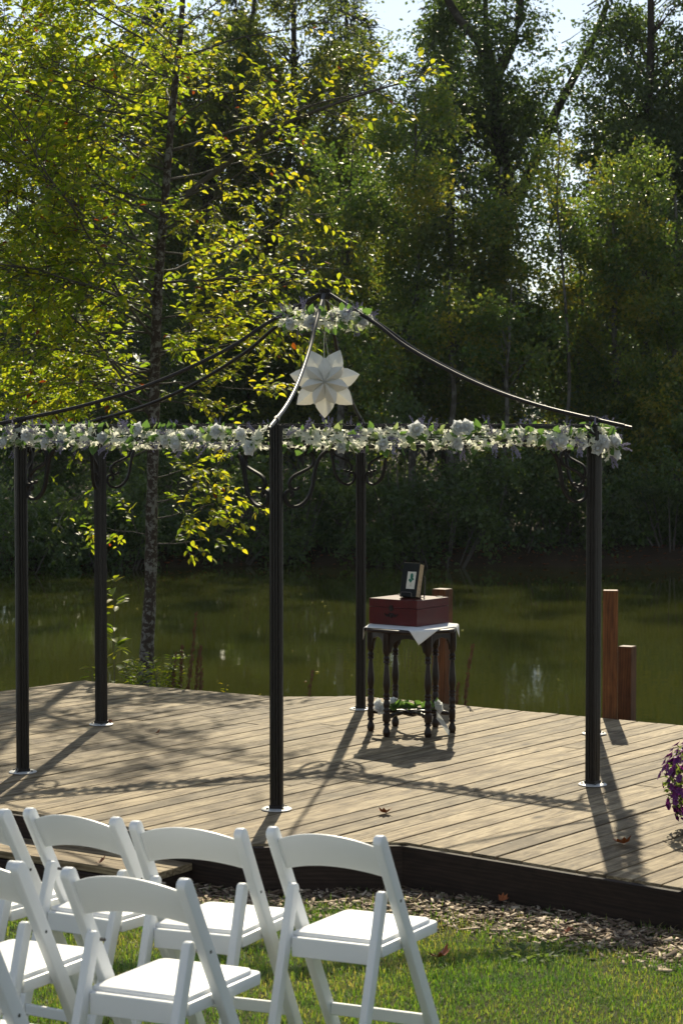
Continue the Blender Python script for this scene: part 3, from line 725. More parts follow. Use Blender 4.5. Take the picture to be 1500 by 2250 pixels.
for k in range(6):
    a = k * PI / 3; x, y = .262 * math.cos(a), .262 * math.sin(a)
    lg = put('leg', leg_me, tab, (x, y, 0)); put('leg_block', blk_me, lg, (0, 0, .122), (0, 0, a))
    # spoke stretcher: turned bar from leg to hub, slightly bowed up
    pts = []; rad = []
    for i in range(13):
        t = i / 12; r = .243 + (.02 - .243) * t
        pts.append((r * math.cos(a), r * math.sin(a), .122 + .012 * math.sin(PI * t))); rad.append(.010 + .006 * abs(math.sin(t * PI * 3)))
    MB().tube(pts, rad, 8).build('stretcher', 'dark_wood', tab, smooth='auto', angle=.9)
    # shaped apron between legs: corbel profile
    a2 = a + PI / 3; p0 = Vector((x, y)); p1 = Vector((.262 * math.cos(a2), .262 * math.sin(a2))); m = (p0 + p1) / 2; d = p1 - p0
    L = d.length; prof = [(-L / 2 + .02, .655), (-L / 2 + .02, .50)]
    for i in range(9):
        t = i / 8; prof.append((-L / 2 + .02 + .07 * t if i < 4 else -L / 2 + .055 + (L / 2 - .055) * (t - .5) * 2, .52 + .09 * math.sin(min(1, t * 1.7) * PI / 2)))
    prof = [(-L / 2 + .018, .655), (-L / 2 + .018, .53), (-L / 2 + .030, .535), (-L / 2 + .040, .575), (-L / 2 + .062, .605), (-L / 2 + .09, .615), (0, .622)]
    prof = prof + [(-q[0], q[1]) for q in reversed(prof[:-1])]
    o = MB().prism(prof, -.008, .008, axis='y').build('apron', 'dark_wood', tab, bev=.0015, seg=1); o.location = (m.x, m.y, 0); o.rotation_euler = (0, 0, math.atan2(d.y, d.x))
MB().lathe([(0, .104), (.03, .104), (.034, .115), (.034, .135), (.028, .146), (0, .148)], 14).build('hub', 'dark_wood', tab, smooth='auto')
def hexr(r, round_=.03):
    pts = []
    for k in range(6):
        a = k * PI / 3 + PI / 6
        for da in (-.09, -.045, 0, .045, .09): pts.append(((r - round_ * .12 * (1 - abs(da) / .09)) * math.cos(a + da), (r - round_ * .12 * (1 - abs(da) / .09)) * math.sin(a + da)))
    return pts
MB().prism(hexr(.318), TZ - .024, TZ).build('table_top', 'dark_wood', tab, bev=.006, seg=2, smooth='auto')

# cloth: square linen, corners hanging over the edge
CH = .272
HN = [Vector((math.cos(k * PI / 3), math.sin(k * PI / 3))) for k in range(6)]
CROT = R_(-27) 
def cloth_fn(u, v):
    p = Vector(((u - .5) * 2 * CH, (v - .5) * 2 * CH)); c, s_ = math.cos(CROT), math.sin(CROT)
    p = Vector((c * p.x - s_ * p.y, s_ * p.x + c * p.y))
    e, n = max(((p.dot(q) - .276), i) for i, q in enumerate(HN)); n = HN[n]
    z = TZ + .003
    if e > 0:
        ra = .012
        if e < ra * PI / 2: an = e / ra; q = p - n * e + n * (ra * math.sin(an)); z = TZ + .003 - ra * (1 - math.cos(an))
        else:
            q = p - n * e + n * (ra + .10 * (e - ra * PI / 2) ); z = TZ + .003 - ra - (e - ra * PI / 2)
        p = q
    z += .0010 * math.sin(p.x * 60) * math.sin(p.y * 47) if e < 0 else 0
    return (p.x, p.y, max(z, .3))
cl = MB().grid(cloth_fn, 56, 56).build('table_cloth', 'cloth', None, smooth=True, fix=False)
cl.location = (TC.x, TC.y, DZ + .0005); cl.rotation_euler = (0, 0, TPH)
tag(cl, 'small square white cloth with corners hanging off the hexagonal table', 'cloth')
sm = cl.modifiers.new('thick', 'SOLIDIFY'); sm.thickness = .0015; sm.offset = 1

# red box
BA = R_(-37); BZ = DZ + TZ + .0065
bxp = Vector((.477, 13.09)); fx = Vector((math.cos(BA), math.sin(BA))); fy = Vector((-fx.y, fx.x))
BW, BD, BH = .375, .36, .165
bc = bxp - fx * (BW / 2) + fy * (BD / 2)
box = empty('wooden_box', (bc.x, bc.y, BZ), BA, 'dark red lidded wooden box with iron clasp on the white cloth', 'box')
MB().box(0, 0, .055, BW, BD, .11).build('box_body', 'box', box, bev=.002, seg=2)
lid = MB().box(0, 0, .1385, BW, BD, .053).build('lid', 'box', box, bev=.0025, seg=2)
plq = [(-.02, -.028), (-.013, -.012), (-.012, 0), (.012, 0), (.013, -.012), (.02, -.028), (.010, -.034), (0, -.042), (-.010, -.034)]
MB().prism(plq, -BD / 2 - .004, -BD / 2 - .0005, axis='y').build('clasp', 'iron', box, loc=(-.012, 0, .128))
orn = MB()
for sgn in (-1, 1):
    pts = [(sgn * (.004 + .052 * t), -BD / 2 - .0025, .066 + .010 * math.sin(t * 9) - .004 * t) for t in [i / 14 for i in range(15)]]
    orn.tube(pts, [.0042 - .002 * i / 14 for i in range(15)], 5)
    for k in range(3):
        cx = sgn * (.012 + .014 * k); orn.tube([(cx + .006 * math.cos(q), -BD / 2 - .0025, .058 + .002 * k + .006 * math.sin(q)) for q in [i * .8 for i in range(8)]], .0017, 4)
orn.tube([(0, -BD / 2 - .0025, .075), (0.002, -BD / 2 - .003, .06), (0, -BD / 2 - .0025, .042)], [.004, .007, .001], 6)
orn.build('iron_ornament', 'iron', box, loc=(-.012, 0, 0))
for px_, py_ in ((-BW / 2 + .035, BD / 2 - .05), (BW / 2 - .05, BD / 2 - .03)):
    MB().box(0, 0, 0, .045, .022, .004).build('hinge', 'iron', lid, loc=(px_, py_, .1675))

# easel and book, facing the front of the box
bkp = Vector((bc.x, bc.y)) + fx * (.035) + fy * (.0)
TOP = BZ + .165
ea = empty('wire_easel', (bkp.x, bkp.y, TOP), BA, 'twisted wire easel holding the dark book on the red box', 'easel')
tilt = R_(13)
for sgn in (-1, 1):
    x = sgn * .042
    MB().tube([(x, .06, .003), (x, -.02, .003), (x, -.075, .003), (x, -.083, .012), (x, -.083, .035), (x - sgn * .006, -.083, .042)], .0025, 6).build('side_wire', 'wire', ea)
MB().tube([(-.036, -.083, .042), (.036, -.083, .042)], .0025, 6).build('front_wire', 'wire', ea)
tw = MB()
for ph in (0, PI):
    tw.tube([(.042 + .003 * math.cos(t * 34 + ph), .06 + .012 * t + .003 * math.sin(t * 34 + ph), .003 + .125 * t) for t in [i / 40 for i in range(41)]], .0024, 5)
    tw.tube([(-.042 + .003 * math.cos(t * 34 + ph), .06 + .012 * t + .003 * math.sin(t * 34 + ph), .003 + .125 * t) for t in [i / 40 for i in range(41)]], .0024, 5)
tw.tube([(-.042, .072, .128), (-.036, .071, .134), (.036, .071, .134), (.042, .072, .128)], .0026, 6)
tw.build('back_wire', 'wire', ea)
bk = empty('book', (bkp.x, bkp.y, TOP), BA, 'thick dark book with pale tree label standing on the wire easel', 'book')
BKW, BKH, BKT = .128, .222, .052
TM = Matrix.Translation((0, -.062, .010)) @ Matrix.Rotation(-tilt, 4, 'X')
def bkpart(mb, nm, mat, parent, bev=.0):
    mb.v = [tuple(TM @ Vector(p)) for p in mb.v]; return mb.build(nm, mat, parent, bev=bev, seg=1)
cov = bkpart(MB().box(0, -.0005 - .0025, BKH / 2, BKW, .005, BKH), 'front_cover', 'book', bk, .0015)
bkpart(MB().box(0, BKT + .0025, BKH / 2, BKW, .005, BKH), 'back_cover', 'book', bk, .0015)
bkpart(MB().box(-BKW / 2 + .003, BKT / 2, BKH / 2, .006, BKT, BKH), 'spine', 'book', bk, .0008)
bkpart(MB().box(0.001, BKT / 2 - .0002, BKH / 2, BKW - .014, BKT - .002, BKH - .010), 'pages', 'pages', bk)
bkpart(MB().box(.012, -.0062, .108, .066, .0008, .112), 'cover_label', 'paper', cov)
tr = MB()
rgt = random.Random(3)
for k in range(16):
    t = k / 15; z = .100 + .045 * t; wv = .019 * math.sin(PI * (.15 + .8 * t)); cx = .012 + rgt.uniform(-1, 1) * wv * .7
    r = rgt.uniform(.0065, .010); n = 7
    tr.prism([(cx + r * math.cos(j * 2 * PI / n + k), z + r * .9 * math.sin(j * 2 * PI / n + k)) for j in range(n)], -.0067 - .00012 * k, -.0064, axis='y')
bkpart(tr, 'tree_emblem', 'green_ink', cov)
tk = MB().prism([(.0105, .072), (.0135, .072), (.0125, .104), (.0115, .104)], -.0068, -.0064, axis='y'); tk.prism([(.004, .0705), (.020, .0705), (.020, .072), (.004, .072)], -.0068, -.0064, axis='y')
bkpart(tk, 'emblem_trunk', 'brown_ink', cov)

# bouquet lying on the stretchers
bq = empty('rose_bouquet', (TC.x - .01, TC.y - .03, DZ + .145), R_(-4), 'white roses with green leaves lying on the table stretchers', 'bouquet')
rgq = random.Random(21)
MB().tube([(-.17, .01, .012), (-.05, 0, .012), (.08, .0, .010), (.18, -.01, .004)], .004, 5).build('stem', 'stem', bq)
MB().tube([(-.15, -.03, .016), (-.02, -.01, .018), (.12, .01, .010)], .0035, 5).build('stem', 'stem', bq)
for p, d in (((-.185, -.03, .03), (-.9, -.4, .3)), ((-.165, -.06, .016), (-.3, -.8, .15)), ((.165, -.02, .02), (.8, -.5, .3)), ((-.12, .03, .03), (-.2, -.2, 1))):
    put('rose', rose_mes[rgq.randrange(3)], bq, p, look_rot(d, rgq.uniform(0, 6)), 1.0)
for k in range(26):
    t = rgq.uniform(-.12, .16)
    put('leaf', lf_dark, bq, (t, rgq.uniform(-.03, .03), .012 + rgq.uniform(0, .015)), look_rot((rgq.uniform(-.8, .8), rgq.uniform(-.8, .3), rgq.uniform(.1, .9)), rgq.uniform(0, 6)), rgq.uniform(.8, 1.2))
rb = MB(); rb.grid(lambda u, v: (.17 + .085 * v, -.035 - .055 * v + .002 * math.sin(u * 6), -.025 - .118 * v + (u - .5) * .05 + .010 * math.sin(v * PI)), 4, 10)
rb.build('ribbon', 'ribbon', bq, smooth=True, fix=False)

# ------------------------------------------------------------------ mooring posts beyond the deck
def timber(name, label, x, y, h, w_, rz, zb=-1.0):
    o = MB().box(0, 0, 0, h - zb, w_, w_).build(name, 'post', None, bev=.004, seg=1)
    o.rotation_euler = (0, -PI / 2, rz); o.location = (x, y, (h + zb) / 2)
    return tag(o, label, 'post', 'brown timber posts behind the deck')
timber('timber_post', 'square brown timber post standing in water behind the hexagonal table', .715, 14.66, DZ + .80, .108, R_(-35))
timber('timber_post', 'taller of two brown timber posts beyond the deck edge', 1.805, 13.88, DZ + .855, .100, R_(-8))
timber('timber_post', 'shorter brown timber post beside the taller one at deck edge', 1.985, 14.36, DZ + .425, .100, R_(-30))

# ------------------------------------------------------------------ folding chairs
def make_chair():
    t = empty('folding_chair', (0, 0, 0))
    HB, TY, FY = .785, -.215, .235
    def bar_line(z): return TY + (FY - TY) * (HB - z) / HB
    def bar(x, pa, pb, hw, th, nm, parent, rtop=True):
        """flat bar in the YZ plane from pa (bottom) to pb (top), half width hw, thickness th in x"""
        a = Vector(pa); b = Vector(pb); d = (b - a).normalized(); n = Vector((-d.y, d.x)); prof = []
        prof += [tuple(a - n * hw), ]
        bt = b - d * hw
        for i in range(9):
            an = -PI / 2 + PI * i / 8; prof.append(tuple(bt + n * (hw * math.sin(an)) + d * (hw * math.cos(an))))
        prof.append(tuple(a + n * hw))
        # level the foot
        prof[0] = (prof[0][0] - d.x * prof[0][1] / d.y, 0.0) if a.y <= 0.001 else prof[0]
        prof[-1] = (prof[-1][0] - d.x * prof[-1][1] / d.y, 0.0) if a.y <= 0.001 else prof[-1]
        return MB().prism(prof, x - th / 2, x + th / 2, axis='x').build(nm, 'chair', parent, bev=.0045, seg=3, smooth='auto', angle=.6)
    for sgn in (-1, 1):
        p = bar(sgn * .190, (FY, 0), (TY, HB + .004), .0225, .030, 'back_post', t)
        lg = bar(sgn * .1585, (-.305, 0), (-.128, .606), .0190, .027, 'rear_leg', t)
        MB().tube([(sgn * .206, bar_line(.575), .575), (sgn * .1438, bar_line(.575), .575)], .005, 8).build('bolt', 'bolt', lg)
        # seat hinge plate: triangular web inside the post
    # backrest slat, bowed back and arched
    sl_ = MB(); n = 16; HW = .176
    def slat(u, s_):   # s 0 bottom 1 top
        x = (u - .5) * 2 * HW; arch = .032 * (1 - (x / HW) ** 2); z = .652 + .100 * s_ + arch * (.75 + .25 * s_)
        return x, z, bar_line(z) - .012 * (1 - (x / HW) ** 2)
    for fb in (-.007, .007):
        for i in range(n + 1):
            for s_ in (0, .5, 1):
                x, z, y = slat(i / n, s_); sl_.v.append((x, y + fb, z))
    o_ = (n + 1) * 3
    for i in range(n):
        for j in range(2):
            q = i * 3 + j; sl_.f.append((q, q + 3, q + 4, q + 1)); sl_.f.append((o_ + q, o_ + q + 1, o_ + q + 4, o_ + q + 3))
        q = i * 3; sl_.f.append((q, o_ + q, o_ + q + 3, q + 3)); q += 2; sl_.f.append((q, q + 3, o_ + q + 3, o_ + q))
    for q in (0, 1): sl_.f.append((q, q + 1, o_ + q + 1, o_ + q)); e = n * 3 + q; sl_.f.append((e, o_ + e, o_ + e + 1, e + 1))
    sl_.build('backrest', 'chair', t, bev=.004, seg=2, smooth='auto', angle=.6)
    # seat: frame with rounded front corners and a vinyl pad
    def seat_prof(hw_, y0, y1, r):
        p = [(-hw_, y0), (hw_, y0)]
        for i in range(6): a = i / 5 * PI / 2; p.append((hw_ - r + r * math.cos(a), y1 - r + r * math.sin(a)))
        for i in range(6): a = PI / 2 + i / 5 * PI / 2; p.append((-hw_ + r + r * math.cos(a), y1 - r + r * math.sin(a)))
        return p
    tm = Matrix.Translation((0, 0, .430)) @ Matrix.Rotation(R_(2.0), 4, 'X')
    fr = MB().prism(seat_prof(.171, -.150, .250, .028), -.020, .016); fr.v = [tuple(tm @ Vector(p)) for p in fr.v]
    seat = fr.build('seat', 'chair', t, bev=.005, seg=2, smooth='auto', angle=.6)
    cu = MB().prism(seat_prof(.160, -.140, .222, .03), .012, .030); cu.v = [tuple(tm @ Vector(p)) for p in cu.v]
    cu.build('seat_pad', 'cushion', seat, bev=.009, seg=3, smooth='auto', angle=.6)
    MB().box(0, -.160, .412, .288, .020, .062).build('seat_apron', 'chair', t, bev=.004, seg=2)
    MB().box(0, bar_line(.150), .150, .350, .018, .040).build('front_stretcher', 'chair', t, bev=.004, seg=2)
    ry = -.305 + (.177) * (.135 / .606)
    MB().box(0, ry, .135, .292, .016, .036).build('rear_stretcher', 'chair', t, bev=.004, seg=2)
    return t
ch0 = make_chair()
def place_chair(o, x, y, yaw, label):
    z = float(SLOPE * (9.6 - y)) - 0.006
    ty = Vector((0, 1, -SLOPE)).normalized(); tx = Vector((1, 0, 0)); n = tx.cross(ty)
    fw = math.cos(yaw) * ty + math.sin(yaw) * tx; rt = math.cos(yaw) * tx - math.sin(yaw) * ty
    m = Matrix((rt, fw, n)).transposed(); o.rotation_euler = m.to_euler(); o.location = (x, y, z)
    tag(o, label, 'chair', 'white folding chairs on the lawn')
chairs = [(0.05, 6.514, .505, 'white folding chair at the free end of the front row, nearest the wood chips'),
          (-0.400, 6.660, .440, 'white folding chair second from the free end of the front row'),
          (-0.771, 6.919, .608, 'white folding chair in front row before the deck step, third from the free end'),
          (-1.165, 7.105, .60, 'white folding chair cut by the picture edge, leftmost of the front row'),
          (-0.492, 5.749, .494, 'white folding chair in the second row with its whole backrest in view'),
          (-0.98, 6.03, .50, 'white folding chair in the second row cut off by the picture edge'),
          (-0.90, 5.02, .50, 'white folding chair of the third row, only its post showing at bottom corner')]
for i, c in enumerate(chairs):
    place_chair(ch0 if i == 0 else copy_tree(ch0), *c)

# ------------------------------------------------------------------ lawn and chips
nrng = np.random.default_rng(7)
fe = [np.array(p) for p in (deck_poly[0], deck_poly[1], deck_poly[2], deck_poly[3], deck_poly[4], deck_poly[5])]
def front_y(x):     # y of the deck's front edge at x
    xp = [p[0] for p in fe]; yp = [p[1] for p in fe]
    return np.interp(x, xp, yp)
def step_front(x): return np.where(x < -.70, front_y(x) - .48, front_y(x))
def chip_edge(x, jit=0.0):     # lawn ends here, chips begin
    b = np.interp(x, [-3, -.9, -.3, .0, .5, 1.0, 1.34, 2.0], [11.2, 9.40, 9.28, 9.22, 9.02, 8.46, 8.05, 7.4])
    return b + .10 * ghash(x * 5, x * 3 + 1) + jit
NG = 410000
gxp = nrng.uniform(-2.6, 2.6, NG); gyp = nrng.uniform(4.6, 10.2, NG)
keep = (np.abs(gxp) < gyp * .172 + .22) & (gyp > 5.3)
lim = chip_edge(gxp) + nrng.normal(0, .10, NG)
stray = nrng.random(NG) < .07 + .25 * (ghash(gxp * 6 + 2, gyp * 6) > .45)
keep &= ((gyp < lim) | (stray & (gyp < lim + .8))) & (gyp < step_front(gxp) - .03)
thin = .5 + .5 * ghash(gxp * 4, gyp * 4)
keep &= nrng.random(NG) < (.55 + .45 * thin)
gxp, gyp = gxp[keep], gyp[keep]; n = len(gxp)
gzp = ground_h(gxp, gyp) - .004
az = nrng.uniform(0, 2 * PI, n); hgt = nrng.gamma(6, .0042, n) * (.75 + .5 * (.5 + .5 * ghash(gxp * 3.3 + 1, gyp * 3.3)))
hgt = np.clip(hgt, .010, .07); lean = nrng.uniform(.15, 1.1, n)
B = np.stack([gxp, gyp, gzp], 1); d = np.stack([np.cos(az), np.sin(az), np.zeros(n)], 1); sd_ = np.stack([-np.sin(az), np.cos(az), np.zeros(n)], 1)
wd = nrng.uniform(.0011, .0022, n)[:, None]; up = np.array([0, 0, 1.0]); h_ = hgt[:, None]; ln = lean[:, None]
V = np.stack([B - sd_ * wd, B + sd_ * wd, B + d * h_ * ln * .35 + up * h_ * .6 - sd_ * wd * .8, B + d * h_ * ln * .35 + up * h_ * .6 + sd_ * wd * .8, B + d * h_ * ln + up * h_ * (1.0 - .25 * ln)], 1)
T = np.array([[0, 1, 2], [1, 3, 2], [2, 3, 4]]); F = (T[None] + (np.arange(n) * 5)[:, None, None]).reshape(-1, 3)
tag(link(bpy.data.objects.new('grass', np_mesh('grass', V.reshape(-1, 3), F, 'grass', np.repeat(nrng.random(n), 5)))), 'short sunlit lawn grass under the folding chairs', 'grass', kind='stuff')
# chips
NC = 42000
cxp = nrng.uniform(-1.7, 2.4, NC); cyp = nrng.uniform(6.4, 10.4, NC)
cl_ = chip_edge(cxp) - .12 + nrng.normal(0, .12, NC)
keep = (cyp > cl_) & (cyp < step_front(cxp) - .045) & (np.abs(cxp) < cyp * .2 + .4)
cxp, cyp = cxp[keep], cyp[keep]; n = len(cxp)
czp = ground_h(cxp, cyp) + nrng.uniform(-.002, .016, n)
az = nrng.uniform(0, 2 * PI, n); tl = nrng.normal(0, .22, n)
a = np.stack([np.cos(az) * np.cos(tl), np.sin(az) * np.cos(tl), np.sin(tl)], 1)
b = unit(np.stack([-np.sin(az), np.cos(az), nrng.normal(0, .35, n)], 1)); c = unit(np.cross(a, b))
L = (nrng.gamma(2, .0072, n) + .004)[:, None]; Wc = (nrng.gamma(3, .0016, n) + .0016)[:, None]; Tc = nrng.uniform(.0006, .002, n)[:, None]
O = np.stack([cxp, cyp, czp], 1)
V = np.stack([O + a * L * sx_ * (1 + .25 * sy_) + b * Wc * sy_ + c * Tc * sz_ for sz_ in (-1, 1) for sx_, sy_ in ((-1, -1), (1, -1), (.8, 1), (-.8, 1))], 1)
T = np.array([[4, 5, 6, 7], [3, 2, 1, 0], [0, 1, 5, 4], [1, 2, 6, 5], [2, 3, 7, 6], [3, 0, 4, 7]]); F = (T[None] + (np.arange(n) * 8)[:, None, None]).reshape(-1, 4)
tag(link(bpy.data.objects.new('wood_chips', np_mesh('wood_chips', V.reshape(-1, 3), F, 'chip', np.repeat(nrng.random(n), 8)))), 'pale wood chip mulch strewn along the deck front', 'wood chips', kind='stuff')
# broad-leaved weeds among the grass
def weed_patch(name, label, x, y, r, n, seed):
    q = np.random.default_rng(seed); an = q.uniform(0, 2 * PI, n); rr = r * np.sqrt(q.random(n))
    P = np.stack([x + rr * np.cos(an), y + rr * np.sin(an), ground_h(x + rr * np.cos(an), y + rr * np.sin(an)) + q.uniform(.005, .03, n)], 1)
    D = np.stack([np.cos(an + q.normal(0, .9, n)), np.sin(an + q.normal(0, .9, n)), q.uniform(-.1, .6, n)], 1)
    N = np.tile([0, 0, 1.0], (n, 1)) + q.normal(0, .2, (n, 3))
    o = link(bpy.data.objects.new(name, leaf_cloud(name, P, D, N, q.uniform(.03, .06, n), q.uniform(.014, .026, n), q.random(n), 'petunia_leaf', 'leaf')))
    return tag(o, label, 'weed')
weed_patch('low_weed', 'low bright green weed growing at the chip edge below the deck corner', .75, 8.20, .13, 70, 1)
weed_patch('low_weed', 'sprig of weed growing beside the chair at end of front row', .13, 8.75, .07, 24, 4)

# fallen leaves
def maple_leaf(seed, size, curl):
    rg = random.Random(seed); mb = MB(); pts = []
    lobes = [(-2.5, .55), (-2.0, .5), (-1.45, .85), (-1.0, .6), (-.62, .92), (-.3, .7), (0, 1.0), (.3, .7), (.62, .92), (1.0, .6), (1.45, .85), (2.0, .5), (2.5, .55), (3.14, .16)]
    mb.v.append((0, 0, 0))
    for a, r in lobes:
        x, y = r * size * math.sin(a), r * size * math.cos(a)
        mb.v.append((x, y, curl * (r * size) ** 2 / size * (1 + .3 * math.sin(a * 2 + seed)) + rg.uniform(-.05, .05) * size))
    k = len(lobes)
    for i in range(k): mb.f.append((0, 1 + i, 1 + (i + 1) % k))
    mb.tube([(0, -.05 * size, 0), (.1 * size, -.8 * size, .25 * size)], .0011, 4)
    return mb
def ray_pt(px, py, z):
    """plain ground position for a spot measured in the photograph (metres)"""
    s_ = math.sin(.0452); c_ = math.cos(.0452); k = (1125 - py) / 4552.3
    dy = c_ + s_ * k * 1.0; dz = -s_ + c_ * k; dx = (px - 750) / 4552.3
    t = (z - EYE) / dz; return dx * t, dy * t
for px_, py_, z, size, curl, lab in [
    (848, 1789, DZ, .050, .7, 'curled orange leaf on the deck before the gazebo front post'),
    (1368, 1856, DZ, .060, .6, 'curled rust leaf in the post shadow near the deck corner'),
    (347, 1612, DZ, .022, 1.0, 'tiny orange leaf on the deck between the gazebo rear posts'),
    (242, 1590, DZ, .026, .8, 'tan leaf lying against a rear gazebo base plate'),
    (222, 1898, .105, .032, 1.0, 'brown curled leaf lying on the low deck step'),
    (966, 2106, None, .062, .7, 'large rust maple leaf lying on the lawn beside front row chair'),
    (1103, 1981, None, .034, .7, 'small red leaf on the chips below the deck'),
    (1288, 1995, None, .05, .6, 'faded brown leaf on chips against the deck fascia'),
    (1245, 2052, None, .036, .8, 'dark red leaf on chips beside the bright weed')]:
    zz = z
    if z is None:
        zz = .06
        for _ in range(4): x, y = ray_pt(px_, py_, zz); zz = float(ground_h(x, y)) + .022
    x, y = ray_pt(px_, py_, zz)
    o = maple_leaf(int(px_), size, curl).build('fallen_leaf', 'dryleaf', None, fix=False)
    o.location = (x, y, zz + .006); o.rotation_euler = (.15, .2, px_ * .7); tag(o, lab, 'leaf', 'fallen leaves')

# ------------------------------------------------------------------ potted petunias at the edge of view
pp = Vector((1.835, 10.05)); pot = empty('potted_petunia', (pp.x, pp.y, DZ), 0, 'purple trailing petunias in a pot on the deck at picture edge', 'flower pot')
MB().lathe([(0, 0), (.11, 0), (.12, .01), (.155, .22), (.17, .225), (.17, .25), (.15, .25), (.145, .23), (0, .23)], 24).build('pot', 'pot', pot, smooth='auto')
q = np.random.default_rng(9); n = 1500
u = unit(q.normal(0, 1, (n, 3))); rr = q.uniform(.55, 1.0, (n, 1)) ** .5
P = u * rr * np.array([.25, .25, .235]) + np.array([0, 0, .235]); P = P[P[:, 2] > .02]; u = u[:len(P)]; n = len(P)
D = unit(P - np.array([0, 0, .15])) + q.normal(0, .5, (n, 3)); N = q.normal(0, 1, (n, 3))
link(bpy.data.objects.new('foliage', leaf_cloud('foliage', P, D, N, q.uniform(.018, .034, n), q.uniform(.009, .015, n), q.random(n), 'petunia_leaf', 'leaf')), pot)
pet = MB()
for k in range(5):
    m4 = Matrix.Rotation(2 * PI * k / 5, 4, 'Z') @ Matrix.Rotation(-1.0, 4, 'X'); petal_grid(pet, m4, .017, .014, .1, .3, 2, 3)
pet_me = pet.mesh('flower', 'petunia', smooth=True, fix=False)
pr = random.Random(4)
for k in range(295):
    a = pr.uniform(.5 * PI, 1.75 * PI) if k < 260 else pr.uniform(0, 6.28); el = pr.uniform(-.95, 1.3)
    d = Vector((math.cos(a) * math.cos(el), math.sin(a) * math.cos(el), math.sin(el)))
    p = Vector((d.x * .262, d.y * .262, .235 + d.z * .235)) * 1.0
    p += d * pr.uniform(-.03, .015)
    if p.z < .02: continue
    put('flower', pet_me, pot, p, look_rot((d + Vector((pr.uniform(-.4, .4), pr.uniform(-.4, .4), pr.uniform(-.2, .5)))).normalized(), pr.uniform(0, 6)), pr.uniform(1.2, 1.8))

